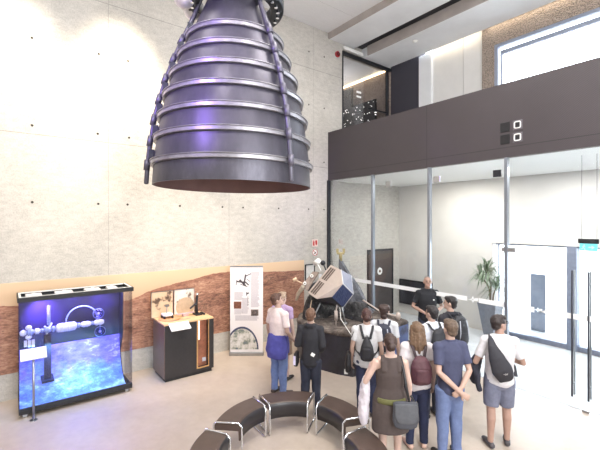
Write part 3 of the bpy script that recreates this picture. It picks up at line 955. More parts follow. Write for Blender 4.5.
# station model in the case
st = empty('space_station_model', (0.68, -7.17, 0.14), label='white model space station on a dark stand inside the lit case', cat='model')
M_STN = mat('station_white', (214, 220, 236), 0.4, 0.1, var=0.15, scale=40)
M_STNB = mat('station_blue_grey', (150, 166, 206), 0.4, 0.3, var=0.2, scale=40)
bm = BM(); box(bm, (-0.03, 0.335, 0.30), (0.03, 0.435, 1.06), 0.006); box(bm, (-0.20, 0.30, 0.30), (0.12, 0.47, 0.33)); obj('stand_column', bm, mat('stand_violet_black', (34, 28, 52), 0.5), st)
zc = 1.13
def seg(name, y0, y1, r, m=M_STN, z=zc, cap=0.03, x=0.0):
    bm = BM()
    prof = [(0.0, 0.0), (r * 0.6, 0.0), (r, cap), (r, (y1 - y0) - cap), (r * 0.6, y1 - y0), (0.0, y1 - y0)]
    lathe(bm, prof, 20)
    for i in (0.3, 0.6):
        lathe(bm, [(r, (y1 - y0) * i - .008), (r + .006, (y1 - y0) * i - .008), (r + .006, (y1 - y0) * i + .008), (r, (y1 - y0) * i + .008)], 20)
    bmesh.ops.rotate(bm, verts=bm.verts[:], matrix=Matrix.Rotation(R(-90), 3, 'X'))
    bmesh.ops.translate(bm, verts=bm.verts[:], vec=(x, y0, z))
    return obj(name, bm, m, st)
seg('module', 0.10, 0.20, 0.055, M_STNB); seg('module', 0.20, 0.29, 0.042); seg('node', 0.29, 0.34, 0.030, M_STNB); seg('module', 0.33, 0.44, 0.048, M_STNB)
seg('main_module', 0.50, 0.80, 0.072); seg('node', 0.44, 0.50, 0.04, M_STNB); seg('node', 0.80, 0.86, 0.035, M_STNB); seg('module', 0.86, 1.02, 0.045); seg('node', 1.02, 1.06, 0.03, M_STNB); seg('module', 1.06, 1.22, 0.048)
for z in (-0.075, 0.075):
    bm = BM(); ell(bm, (0, 0.13, zc + z), (0.035, 0.045, 0.04)); obj('docking_pod', bm, M_STN, st)
bm = BM(); ell(bm, (0, 0.06, zc), (0.04, 0.05, 0.05)); obj('docking_pod', bm, M_STN, st)
bm = BM()
for i in range(3):
    box(bm, (-0.03, 0.07 + i * 0.05, zc - 0.22 - 0.01 * i), (0.03, 0.11 + i * 0.05, zc - 0.13)); 
cyl(bm, (0, 0.13, zc - 0.13), (0, 0.13, zc - 0.04), 0.012, n=10); obj('cargo_cluster', bm, M_STN, st)
bm = BM()
cyl(bm, (0, 0.40, zc + 0.04), (0, 0.40, zc + 0.40), 0.008, n=8)
for i in range(8):
    box(bm, (-0.006, 0.375, zc + 0.08 + i * 0.04), (0.006, 0.425, zc + 0.112 + i * 0.04))
obj('antenna_mast', bm, M_STNB, st)
bm = BM(); tube(bm, [(0, 0.36, zc - 0.09), (0, 0.44, zc + 0.10)], 0.016, 10); tube(bm, [(0, 0.34, zc + 0.06), (0, 0.47, zc - 0.04)], 0.014, 10); obj('truss', bm, M_STN, st)
M_SPHERE = glass_mat('clear_sphere', (0.75, 0.72, 1.0), 1.0)
for y, z, r in ((1.135, zc + 0.155, 0.085), (1.16, zc - 0.165, 0.085)):
    bm = BM(); ell(bm, (0, y, z), (r, r, r), seg=24); s_ = obj('clear_globe', bm, M_SPHERE, st)
    bm = BM(); ell(bm, (0, y, z), (0.024, 0.024, 0.024)); obj('globe_core', bm, M_STN, s_)
    bm = BM(); tube(bm, [(0, y + r * math.cos(a), z + r * math.sin(a)) for a in [2 * PI * i / 32 for i in range(32)]], 0.006, 6, closed=True); obj('globe_ring', bm, M_STNB, s_)
    bm = BM(); cyl(bm, (0, y, zc), (0, y, z), 0.008, n=8); obj('strut', bm, M_STNB, st)
bm = BM(); tube(bm, [(-0.16, 0.90 + 0.24 * math.cos(a), zc + 0.05 + 0.24 * math.sin(a)) for a in [PI * i / 16 for i in range(17)]], 0.012, 8); obj('ring_arc', bm, M_STNB, st)
bm = BM(); cyl(bm, (-0.16, 1.14, zc + 0.04), (0, 1.12, zc), 0.006, n=8); cyl(bm, (-0.16, 0.66, zc + 0.04), (0, 0.66, zc), 0.006, n=8); obj('strut', bm, M_STNB, st)

# lectern sign before the case
t = empty('sign_stand', (1.06, -6.99, 0), label='white tilted caption board on a slim pole before the lit display case', cat='sign')
bm = BM(); cyl(bm, (0, 0, 0), (0, 0, 0.012), 0.05, n=24); obj('base', bm, M_STEEL, t)
bm = BM(); cyl(bm, (0, 0, 0.01), (0, 0, 0.98), 0.018, n=16); obj('pole', bm, M_STEEL, t)
bm = BM(); box(bm, (-0.10, -0.165, -0.012), (0.10, 0.165, 0.012), 0.003, mtx=Matrix.Translation((0.0, 0.0, 1.02)) @ Matrix.Rotation(R(38), 4, 'Y')); obj('board', bm, mat('board_white', (240, 240, 240), 0.4, var=0.01), t)
bm = BM()
mm = Matrix.Translation((0.0, 0.0, 1.02)) @ Matrix.Rotation(R(38), 4, 'Y')
for i in range(7):
    box(bm, (-0.075 + i * 0.022, -0.14, 0.012), (-0.066 + i * 0.022, 0.13 - 0.05 * (i % 3), 0.0135), mtx=mm)
obj('text_lines', bm, mat('text_pale', (196, 196, 200), 0.6), t)

# ------------------------------------------------------------------ counter with models
kc = empty('exhibit_counter', (0.26, -4.97, 0), label='black exhibit counter with a wooden top and a copper coloured niche', cat='counter')
M_KBLK = mat('counter_black', (44, 42, 44), 0.5, var=0.15, scale=25)
M_KBRN = mat('counter_side', (96, 78, 74), 0.35, var=0.1)
M_OAK = mat('pale_wood', (214, 178, 136), 0.5, var=0.12, scale=5)
KD, KW, KH = 0.68, 1.0, 1.10
bm = BM(); box(bm, (0.03, 0.03, 0), (KD - 0.03, KW - 0.03, 0.07)); obj('plinth', bm, M_BLACK, kc)
bm = BM(); box(bm, (0, 0.0, 0.07), (KD - 0.002, 0.012, KH - 0.03)); obj('side_panel', bm, M_KBRN, kc)
bm = BM(); box(bm, (0, 0.012, 0.07), (KD, 0.64, KH - 0.03)); box(bm, (0, 0.64, 0.07), (KD - 0.16, KW, KH - 0.03)); box(bm, (KD - 0.16, 0.90, 0.07), (KD, KW, KH - 0.03)); box(bm, (KD - 0.16, 0.64, 0.07), (KD, 0.90, 0.12))
obj('body', bm, M_KBLK, kc)
bm = BM(); box(bm, (KD - 0.158, 0.642, 0.12), (KD - 0.12, 0.898, KH - 0.04)); obj('niche_panel', bm, mat('copper_print', (196, 130, 96), 0.35, 0.2, var=0.3, scale=5), kc)
bm = BM(); box(bm, (KD - 0.115, 0.72, 0.66), (KD - 0.10, 0.74, KH - 0.06)); obj('light_rod', bm, emis('rod_light', (255, 236, 210), 1.4), kc)
bm = BM(); box(bm, (KD - 0.12, 0.80, 0.20), (KD - 0.10, 0.88, 0.28), 0.01, mtx=None); obj('small_sign', bm, M_WHITE, kc)
bm = BM(); box(bm, (KD - 0.012, 0.64, 0.12), (KD - 0.006, 0.90, KH - 0.03)); obj('niche_glass', bm, M_CASEGLASS, kc)
bm = BM(); box(bm, (KD - 0.02, 0.64, 0.12), (KD + 0.002, 0.665, KH - 0.03)); box(bm, (KD - 0.02, 0.665, 0.12), (KD + 0.002, 0.90, 0.14)); box(bm, (KD - 0.02, 0.885, 0.14), (KD + 0.002, 0.90, KH - 0.03)); obj('niche_frame', bm, mat('brass', (206, 164, 112), 0.35, 0.5), kc)
bm = BM(); box(bm, (0, 0, KH - 0.03), (KD, KW, KH), 0.003); obj('counter_top', bm, M_OAK, kc)
t = empty('caption_board', (0.97, -4.70, KH - 0.08), label='white tilted caption board fixed at the front edge of the black counter', cat='sign')
bm = BM(); box(bm, (-0.10, -0.19, -0.01), (0.10, 0.19, 0.01), 0.003, mtx=Matrix.Translation((0.055, 0, 0.03)) @ Matrix.Rotation(R(30), 4, 'Y')); obj('board', bm, MATS['board_white'], t)
bm = BM(); box(bm, (-0.03, -0.12, -0.03), (0.04, 0.12, 0.02)); obj('holder', bm, M_STEEL, t)


def photo(name, bg, fg, sc):
    k = NT(name)
    f = k.noise(k.coord(), sc, 5, 0.6)
    k.link(k.ramp(f, [(0.36, C(*fg)), (0.43, C(*bg)), (0.7, C(*[min(255, v + 18) for v in bg]))]), k.b.inputs['Base Color'])
    k.b.inputs['Roughness'].default_value = 0.3
    return k.m


for y0, y1, lab, m in ((-5.02, -4.58, 'square photo panel with a tan picture standing at the left of the counter', photo('photo_tan', (206, 178, 148), (92, 72, 60), 4)),
                       (-4.56, -4.12, 'square photo panel with a pale round shape standing at the right of the counter', photo('photo_pale', (222, 212, 200), (110, 92, 80), 5))):
    t = empty('photo_panel', (0.285, (y0 + y1) / 2, KH), label=lab, cat='panel')
    h = (y1 - y0) / 2
    bm = BM(); box(bm, (-0.01, -h, 0.0), (0.01, h, 0.52)); obj('board', bm, m, t)
    bm = BM()
    for lo, hi in (((-0.014, -h, 0), (0.014, -h + 0.008, 0.52)), ((-0.014, h - 0.008, 0), (0.014, h, 0.52)), ((-0.014, -h, 0.512), (0.014, h, 0.52)), ((-0.014, -h, 0), (0.014, h, 0.008))):
        box(bm, lo, hi)
    obj('edge_frame', bm, M_STEEL, t)
    if 'round' in lab:
        bm = BM(); cyl(bm, (0.010, 0.02, 0.14), (0.013, 0.02, 0.14), 0.20, n=40); 
        for v in bm.verts:
            v.co.z = max(v.co.z, 0.012)
        obj('printed_disc', bm, mat('print_disc', (190, 166, 140), 0.4), t)
t = empty('model_rover', (0.55, -4.74, KH), label='small white and copper model craft on a tan disc on the counter', cat='model')
t.scale = (1.3, 1.3, 1.3)
bm = BM(); cyl(bm, (0, 0, 0), (0, 0, 0.018), 0.16, n=32); obj('base_disc', bm, mat('tan_disc', (196, 150, 110), 0.5), t)
bm = BM(); box(bm, (-0.09, -0.10, 0.05), (0.05, 0.04, 0.09), 0.01); obj('body', bm, M_WHITE, t)
bm = BM(); cyl(bm, (-0.03, -0.03, 0.09), (-0.03, -0.03, 0.19), 0.008, n=8); box(bm, (-0.05, -0.06, 0.19), (-0.01, 0.0, 0.22)); obj('mast', bm, M_STEEL, t)
for x in (-0.08, 0.04):
    for y in (-0.09, 0.03):
        bm = BM(); cyl(bm, (x, y - 0.012, 0.040), (x, y + 0.012, 0.040), 0.024, n=14); obj('wheel', bm, M_BLACK, t)
t = empty('model_probe', (0.50, -4.40, KH), label='small pinkish model probe with folded panels in the middle of the counter', cat='model')
bm = BM(); box(bm, (-0.05, -0.06, 0.0), (0.05, 0.06, 0.06), 0.01); obj('body', bm, mat('probe_pink', (196, 160, 160), 0.4), t)
for s in (-1, 1):
    bm = BM(); box(bm, (-0.04, s * 0.12 - 0.06, 0.05), (0.04, s * 0.12 + 0.06, 0.058)); obj('panel', bm, mat('probe_panel', (180, 150, 170), 0.3), t)
t = empty('microscope', (0.56, -4.16, KH), label='black desk instrument with an upright arm at the right end of the counter', cat='instrument')
bm = BM(); box(bm, (-0.10, -0.07, 0), (0.10, 0.07, 0.03), 0.008); obj('base', bm, M_BLACK, t)
bm = BM(); tube(bm, [(-0.05, 0, 0.02), (-0.06, 0, 0.2), (-0.04, 0.01, 0.38)], [0.035, 0.028, 0.026], 12); obj('arm', bm, M_BLACK, t)
bm = BM(); tube(bm, [(-0.04, 0, 0.24), (0.02, -0.16, 0.16)], 0.02, 10); obj('side_tube', bm, M_DARKMETAL, t)
bm = BM(); ell(bm, (-0.04, 0.01, 0.42), (0.035, 0.035, 0.03)); obj('eyepiece', bm, M_CHROME, t)
bm = BM(); box(bm, (-0.09, 0.09, 0), (0.11, 0.13, 0.035), 0.006); tag(obj('cable_box', bm, M_DARKMETAL, loc=(0.56, -4.16, KH)), 'low dark box on the counter beside the black instrument', 'box')
bm = BM(); box(bm, (-0.10, -0.20, 0), (-0.085, 0.20, 0.008)); tag(obj('metal_rule', bm, M_STEEL, loc=(0.86, -4.60, KH)), 'thin metal rule lying on the wooden counter top', 'ruler')

# ------------------------------------------------------------------ roll-up banner
bx = empty('rollup_banner', (0.555, -2.985, 0), math.atan2(0.597, 0.46), label='white rollup banner with pictures and a half planet beside the counter', cat='banner')
BWD, BH = 0.75, 2.03
bm = BM(); box(bm, (-BWD / 2 - 0.02, -0.06, 0), (BWD / 2 + 0.02, 0.06, 0.07), 0.01); obj('cassette', bm, M_STEEL, bx)
bm = BM(); cyl(bm, (0, 0.035, 0.05), (0, 0.035, BH), 0.01, n=10); obj('support_pole', bm, M_STEEL, bx)
bm = BM(); box(bm, (-BWD / 2, -0.012, BH - 0.02), (BWD / 2, 0.012, BH + 0.01), 0.003); obj('top_rail', bm, M_STEEL, bx)
M_BAN = mat('banner_white', (238, 234, 236), 0.5, var=0.01)
bm = BM(); box(bm, (-BWD / 2, -0.003, 0.07), (BWD / 2, 0.0, BH - 0.01)); sheet = obj('sheet', bm, M_BAN, bx)
FY = -0.0045
def plate(name, x0, z0, x1, z1, m, y=FY):
    bm = BM(); box(bm, (x0, y, z0), (x1, -0.0028, z1)); return obj(name, bm, m, sheet)
# planet picture: circle clipped at the left edge and the bottom
bm = BM()
cx, cz, rad = -0.10, 0.13, 0.52
def clip_disc(bm, r, y):
    pts = []
    for i in range(65):
        a = PI * i / 64
        pts.append((max(-BWD / 2 + 0.002, cx + r * math.cos(a) * 0.72), max(0.09, cz + r * math.sin(a))))
    vs = [bm.verts.new((x, y, z)) for x, z in pts]; ws = [bm.verts.new((x, -0.0028, z)) for x, z in pts]
    bm.faces.new(vs); bm.faces.new(list(reversed(ws)))
    for i in range(len(vs)):
        j = (i + 1) % len(vs); bm.faces.new((vs[j], vs[i], ws[i], ws[j]))
clip_disc(bm, rad, FY); obj('planet_rim', bm, mat('planet_rim', (64, 72, 104), 0.5), sheet)


def planet():
    k = NT('planet_print')
    f = k.noise(k.coord(), 5, 7, 0.65)
    k.link(k.ramp(f, [(0.36, C(84, 96, 140)), (0.43, C(132, 142, 128)), (0.50, C(206, 204, 200)), (0.66, C(238, 237, 238))]), k.b.inputs['Base Color'])
    return k.m


bm = BM(); clip_disc(bm, rad - 0.045, FY - 0.0006); obj('planet', bm, planet(), sheet)
M_TXT = mat('print_grey_text', (158, 153, 162), 0.6, var=0.05)
M_TXD = mat('print_dark', (70, 64, 70), 0.6)
bm = BM()
for cx0, cx1, z0, z1 in ((0.10, 0.30, 1.10, 1.90), (-0.28, -0.06, 1.26, 1.44), (-0.10, 0.06, 0.96, 1.30), (-0.28, -0.08, 0.94, 1.04), (-0.26, 0.28, 0.78, 0.90)):
    z = z1
    while z > z0:
        box(bm, (cx0, FY, z - 0.009), (cx1 - random.uniform(0, 0.05), -0.0028, z)); z -= 0.024
obj('text_lines', bm, M_TXT, sheet)
plate('landscape_picture', -0.29, 1.06, -0.12, 1.22, mat('print_brown', (120, 74, 56), 0.5, var=0.5, scale=20))
plate('wheel_picture', 0.10, 0.90, 0.27, 1.04, mat('print_brown_grey', (112, 100, 96), 0.5, var=0.6, scale=30))
bm = BM(); tube(bm, [(0.185 + 0.045 * math.cos(a), FY - 0.001, 0.97 + 0.045 * math.sin(a)) for a in [2 * PI * i / 20 for i in range(20)]], 0.008, 6, closed=True, side=(0, 1, 0)); obj('wheel_drawing', bm, M_TXD, sheet)
bm = BM()
for p, q, r in (((-0.22, 1.68), (0.0, 1.66), 0.016), ((-0.06, 1.60), (-0.02, 1.84), 0.018), ((-0.02, 1.80), (0.10, 1.86), 0.010), ((-0.16, 1.72), (-0.02, 1.58), 0.020), ((-0.02, 1.66), (0.05, 1.60), 0.014), ((-0.24, 1.60), (-0.22, 1.72), 0.008), ((0.0, 1.74), (0.08, 1.68), 0.006), ((-0.14, 1.62), (0.02, 1.56), 0.008), ((0.0, 1.40), (0.05, 1.42), 0.016), ((0.0, 1.36), (0.0, 1.44), 0.008), ((0.03, 1.12), (0.03, 1.34), 0.004)):
    tube(bm, [(p[0], FY, p[1]), (q[0], FY, q[1])], [(r, 0.0015), (r, 0.0015)], 8, side=(q[1] - p[1], 0, -(q[0] - p[0])))
obj('probe_picture', bm, M_TXD, sheet)

# ------------------------------------------------------------------ comet lander on its plinth
pl = empty('exhibit_plinth', (0, 0, 0), label='dark wedge shaped plinth with a rugged rock top under the lander', cat='plinth')
poly = [(0.95, -1.70), (1.30, -2.10), (1.75, -2.24), (2.25, -2.20), (2.62, -2.10), (2.90, -1.95), (3.02, -1.2), (2.92, -0.20), (0.95, -0.20)]
bm = BM(); prism(bm, poly, 0.0, 0.80)
k = NT('plinth_navy'); f_ = k.noise(k.coord(), 3, 4)
k.link(k.ramp(f_, [(0.3, C(38, 38, 44)), (0.7, C(58, 58, 68))]), k.b.inputs['Base Color']); k.b.inputs['Roughness'].default_value = 0.35
obj('plinth_body', bm, k.m, pl)
bm = BM(); slab(bm, [(3.022, -1.17, 0.02), (2.93, -0.22, 0.02), (2.93, -0.22, 0.82), (3.022, -1.17, 0.82)], 0.006)
obj('end_panel', bm, photo('end_panel_print', (70, 84, 132), (44, 48, 78), 2.5), pl)


def inside(x, y):
    c = False
    n = len(poly)
    for i in range(n):
        x0, y0 = poly[i]; x1, y1 = poly[(i + 1) % n]
        if (y0 > y) != (y1 > y) and x < (x1 - x0) * (y - y0) / (y1 - y0) + x0:
            c = not c
    return c


def rock_mat(name, a, b, c, sc=5):
    k = NT(name)
    f = k.noise(k.coord(), sc, 8, 0.72)
    k.link(k.ramp(f, [(0.34, C(*a)), (0.52, C(*b)), (0.68, C(*c))]), k.b.inputs['Base Color']); k.b.inputs['Roughness'].default_value = 0.9
    k.bump(f, 0.8, 0.05)
    return k.m


M_ROCK = rock_mat('comet_rock', (58, 52, 50), (104, 95, 90), (150, 140, 132))
M_ROCKD = rock_mat('comet_rock_dark', (30, 30, 32), (62, 62, 64), (116, 114, 112), 7)
bm = BM()
cx_, cy_ = 2.0, -1.15
NR, NA = 16, 90
ringv = []
def edge_pt(a):
    d = Vector((math.cos(a), math.sin(a)))
    best = 0
    t_ = 0.0
    while t_ < 3 and inside(cx_ + d.x * t_, cy_ + d.y * t_):
        t_ += 0.01
    return t_ + 0.01
cv0 = None
for i in range(NR + 1):
    row = []
    for j in range(NA):
        a = 2 * PI * j / NA
        t_ = edge_pt(a) * i / NR
        x = cx_ + math.cos(a) * t_; y = cy_ + math.sin(a) * t_
        h = 0.84 + 0.06 * noise.fractal(Vector((x * 2.2, y * 2.2, 0.3)), 1.0, 2.0, 6) + 0.10 * (1 - i / NR)
        h += 0.07 * math.exp(-((x - 2.4) ** 2 + (y + 0.4) ** 2) / 0.3)
        row.append(bm.verts.new((x, y, max(0.80, h))))
        if i == 0:
            break
    ringv.append(row)
for j in range(NA):
    bm.faces.new((ringv[0][0], ringv[1][j], ringv[1][(j + 1) % NA]))
for i in range(1, NR):
    for j in range(NA):
        bm.faces.new((ringv[i][j], ringv[i + 1][j], ringv[i + 1][(j + 1) % NA], ringv[i][(j + 1) % NA]))
sk = [bm.verts.new((v.co.x, v.co.y, 0.775)) for v in ringv[NR]]
for j in range(NA):
    bm.faces.new((ringv[NR][j], sk[j], sk[(j + 1) % NA], ringv[NR][(j + 1) % NA]))
bm.faces.new(list(reversed(sk)))
for f in bm.faces: f.smooth = True
obj('comet_surface', bm, M_ROCK, pl)


def boulder(name, pts, m, label, sub=3, amp=0.07, fr=3.0):
    bm = BM()
    vs = [bm.verts.new(p) for p in pts]
    bmesh.ops.convex_hull(bm, input=vs)
    for v in [v for v in bm.verts if not v.link_faces]:
        bm.verts.remove(v)
    for _ in range(sub):
        bmesh.ops.subdivide_edges(bm, edges=bm.edges[:], cuts=1, use_grid_fill=True)
    bmesh.ops.triangulate(bm, faces=bm.faces[:])
    bm.normal_update()
    for v in bm.verts:
        v.co += v.normal * noise.fractal(v.co * fr, 1.0, 2.0, 4) * amp
    o = obj(name, bm, m)
    return tag(o, label, 'rock')


boulder('rock_mound', [(1.00, -1.75, 0.82), (1.42, -2.02, 0.82), (1.75, -1.80, 0.82), (1.75, -1.2, 0.82), (1.0, -0.9, 0.82), (1.15, -1.75, 1.22), (1.40, -1.80, 1.38), (1.58, -1.55, 1.42), (1.3, -1.1, 1.5), (1.05, -1.2, 1.3)], M_ROCKD,
        'dark rugged rock mound at the left of the lander')
boulder('rock_peak', [(1.55, -1.05, 0.84), (2.30, -0.62, 0.84), (2.15, -0.40, 0.84), (1.35, -0.45, 0.84), (1.60, -1.08, 2.16), (1.55, -1.01, 2.18), (1.62, -0.98, 2.12)], rock_mat('peak_rock', (66, 68, 74), (100, 102, 110), (140, 142, 148), 6),
        'tall dark pointed rock behind the lander', amp=0.04)
boulder('rock_lump', [(2.05, -1.45, 0.86), (2.70, -1.30, 0.86), (2.55, -0.85, 0.86), (2.0, -0.95, 0.86), (2.15, -1.30, 1.28), (2.50, -1.15, 1.20), (2.3, -0.95, 1.25)], M_ROCKD,
        'low dark rock lump under the right side of the lander', amp=0.06)

ld = empty('comet_lander', (0, 0, 0), label='boxy lander spacecraft model tilted on the rock plinth', cat='spacecraft')
V = {k: Vector(v) for k, v in {'N': (2.555, -1.876, 1.772), 'e1': (2.344, -1.986, 1.486), 'e2': (2.574, -1.606, 1.539), 'e12': (2.389, -1.715, 1.25), 'e3': (2.349, -1.734, 2.026), 'e23': (2.371, -1.459, 1.878), 'p': (2.041, -2.133, 1.413), 'q': (1.998, -1.699, 2.097), 'r': (1.69, -2.098, 1.484), 'b1': (1.955, -1.263, 1.654), 'b2': (1.65, -1.658, 1.178), 'b3': (1.899, -1.335, 1.223)}.items()}
bm = BM()
vs = [bm.verts.new(p) for p in V.values()]
bmesh.ops.convex_hull(bm, input=vs)
for v in [v for v in bm.verts if not v.link_faces]:
    bm.verts.remove(v)
M_LBODY = mat('lander_dark_body', (50, 50, 56), 0.5, var=0.15)
obj('body', bm, M_LBODY, ld)
ctr = sum(V.values(), Vector()) / len(V)


def panel(name, pts, m, off=0.012, th=0.02, parent=ld):
    q = [Vector(p) for p in pts]
    nrm = (q[1] - q[0]).cross(q[2] - q[0]).normalized()
    c = sum(q, Vector()) / len(q)
    if nrm.dot(c - ctr) < 0:
        q.reverse(); nrm = -nrm
    bm = BM(); slab(bm, [p + nrm * off for p in q], th)
    return obj(name, bm, m, parent), nrm


M_LLIGHT = mat('lander_light_panel', (188, 175, 167), 0.45, 0.1, var=0.05)
M_LGREY = mat('lander_grey_panel', (126, 130, 148), 0.4, 0.2, var=0.08)
M_LBLUE = None
k = NT('solar_cells'); co = k.coord()
f_ = k.noise(co, 5, 3)
br = k.add('ShaderNodeTexBrick'); br.inputs['Scale'].default_value = 7; br.inputs['Color1'].default_value = C(44, 56, 92); br.inputs['Color2'].default_value = C(56, 68, 106); br.inputs['Mortar'].default_value = C(86, 96, 126); br.inputs['Mortar Size'].default_value = 0.012
k.link(co, br.inputs['Vector']); k.link(br.outputs[0], k.b.inputs['Base Color']); k.b.inputs['Roughness'].default_value = 0.3
M_LBLUE = k.m
panel('solar_panel', [V['N'], V['e1'], V['e12'], V['e2']], M_LBLUE)
panel('end_panel', [V['N'], V['e2'], V['e23'], V['e3']], M_LGREY)
panel('side_panel', [V['N'], V['e3'], V['p'], V['e1']], M_LLIGHT)
top, tn = panel('slotted_panel', [V['e3'], V['q'], V['r'], V['p']], M_LLIGHT)
# dark slots on the top panel
ax = (V['r'] - V['q']); ay = (V['e3'] - V['q'])
M_SLOT = mat('slot_brown', (92, 80, 74), 0.6)
for u0, u1 in ((0.06, 0.46), (0.54, 0.94)):
    for w0, w1 in ((0.16, 0.30), (0.36, 0.50), (0.56, 0.66)):
        q = [V['q'] + ax * u0 + ay * w0, V['q'] + ax * u1 + ay * w0, V['q'] + ax * u1 + ay * w1, V['q'] + ax * u0 + ay * w1]
        panel('slot', q, M_SLOT, off=0.017, th=0.004, parent=top)
for a_, b_ in (('N', 'e2'), ('e2', 'e12'), ('e2', 'e23'), ('N', 'e3')):
    bm = BM(); tube(bm, [V[a_], V[b_]], 0.014, 8); obj('edge_trim', bm, mat('trim_silver', (198, 198, 200), 0.3, 0.6), ld)
bp, _ = panel('balcony_panel', [(1.557, -2.189, 1.629), (1.599, -1.889, 1.929), (1.757, -1.847, 1.931), (1.716, -2.146, 1.548)], mat('balcony_taupe', (140, 126, 118), 0.5, 0.2), 0.0, 0.03)
for c in ((1.66, -2.165, 1.70), (1.69, -1.99, 1.85)):
    bm = BM(); d = Vector((0.79, -0.61, 0.1)).normalized()
    cyl(bm, Vector(c) - d * 0.06, Vector(c) + d * 0.03, 0.035, n=20); cyl(bm, Vector(c) + d * 0.03, Vector(c) + d * 0.034, 0.016, n=14, mi=1)
    obj('lens', bm, [M_WHITE, M_SLOT], bp)
bm = BM(); cyl(bm, (1.62, -2.05, 1.55), (1.80, -1.80, 1.70), 0.07, n=12); obj('bracket', bm, M_LBODY, ld)
bm = BM(); cyl(bm, (1.50, -1.75, 2.09), (1.64, -1.74, 2.17), 0.055, n=20); tube(bm, [(1.57, -1.745, 2.12), (1.72, -1.75, 1.95)], 0.014, 8); obj('antenna_can', bm, M_WHITE, ld)
bm = BM(); ell(bm, (1.73, -1.70, 2.12), (0.06, 0.06, 0.06)); tube(bm, [(1.73, -1.70, 2.12), (1.85, -1.72, 1.98)], 0.016, 8); obj('camera_head', bm, M_DARKMETAL, ld)
bm = BM(); cyl(bm, (1.50, -2.33, 1.80), (1.53, -2.32, 1.76), 0.05, n=18); tube(bm, [(1.51, -2.33, 1.78), (1.62, -2.20, 1.70)], 0.012, 8); obj('foot_pad', bm, mat('pad_tan', (222, 196, 166), 0.5), ld)
# long foil boom running down to the left
bm = BM(); tube(bm, [(1.60, -2.16, 1.62), (1.36, -2.12, 1.42), (1.16, -2.02, 1.24)], [0.05, 0.045, 0.03], 10); obj('boom', bm, mat('foil_tan', (196, 186, 170), 0.4, 0.2, var=0.2), ld)
for a_, b_ in (((2.35, -1.72, 1.28), (2.40, -1.66, 0.90)), ((1.72, -1.75, 1.25), (1.66, -1.95, 0.86)), ((1.95, -1.40, 1.25), (1.95, -1.15, 0.88))):
    bm = BM(); tube(bm, [a_, b_], 0.016, 8); cyl(bm, (b_[0], b_[1], b_[2] - 0.03), (b_[0], b_[1], b_[2] + 0.02), 0.05, n=16); obj('leg', bm, M_STEEL, ld)
bm = BM(); tube(bm, [(2.36, -1.78, 1.25), (2.60, -1.98, 1.08), (2.92, -2.02, 0.86)], 0.007, 8); obj('tether', bm, M_WHITE, ld)
bm = BM(); cyl(bm, (2.33, -1.86, 0.98), (2.33, -1.86, 1.18), 0.035, n=16); tube(bm, [(2.33, -1.86, 1.17), (2.30, -1.80, 1.33)], 0.012, 8); tube(bm, [(2.33, -1.86, 0.98), (2.33, -1.86, 0.86)], 0.010, 8); obj('drill_can', bm, MATS['lander_light_panel'], ld)
bm = BM(); tube(bm, [(1.72, -2.02, 1.32), (1.78, -2.15, 1.0), (1.95, -2.12, 0.88)], 0.010, 8); obj('cable', bm, MATS['pad_tan'], ld)
# gold instrument on the top
t = empty('gold_instrument', (1.60, -1.03, 2.14), label='gold coloured two pronged instrument on the tip of the pointed rock', cat='instrument')
t.scale = (.8, .8, .8)
M_GOLD = mat('dull_gold', (150, 138, 100), 0.4, 0.5, var=0.2)
bm = BM(); cyl(bm, (0, 0, -0.04), (0, 0, 0.18), 0.05, n=12); obj('post', bm, M_GOLD, t)
bm = BM(); box(bm, (-0.11, -0.05, 0.16), (0.11, 0.05, 0.22), 0.008, mtx=Matrix.Rotation(R(52), 4, 'Z')); obj('crossbar', bm, M_GOLD, t)
for s in (-1, 1):
    bm = BM(); box(bm, (s * 0.095 - 0.035, -0.04, 0.21), (s * 0.095 + 0.035, 0.04, 0.33), 0.006, mtx=Matrix.Rotation(R(52), 4, 'Z')); obj('prong', bm, M_GOLD, t)
# dark equipment rail on the right
t = empty('sensor_boom', (2.55, -0.80, 0.9), label='pale jointed sensor boom lying on the right part of the rock plinth', cat='instrument')
bm = BM(); tube(bm, [(-0.35, -0.10, 0.36), (0.05, 0.05, 0.14), (0.30, 0.30, 0.06)], 0.020, 8); obj('boom_tube', bm, M_LLIGHT, t)
bm = BM(); tube(bm, [(-0.30, 0.0, 0.26), (0.12, 0.18, 0.05)], 0.028, 8); obj('boom_rail', bm, M_BLACK, t)
bm = BM(); ell(bm, (0.30, 0.32, 0.06), (0.06, 0.06, 0.09)); obj('sensor_head', bm, M_LLIGHT, t)

# ------------------------------------------------------------------ curved benches
M_LEATH = mat('bench_leather', (78, 64, 58), 0.42, var=0.12, scale=8)
M_LEATHS = mat('bench_side', (40, 38, 42), 0.35, var=0.12, scale=8)
BC = Vector((4.29, -4.43, 0))


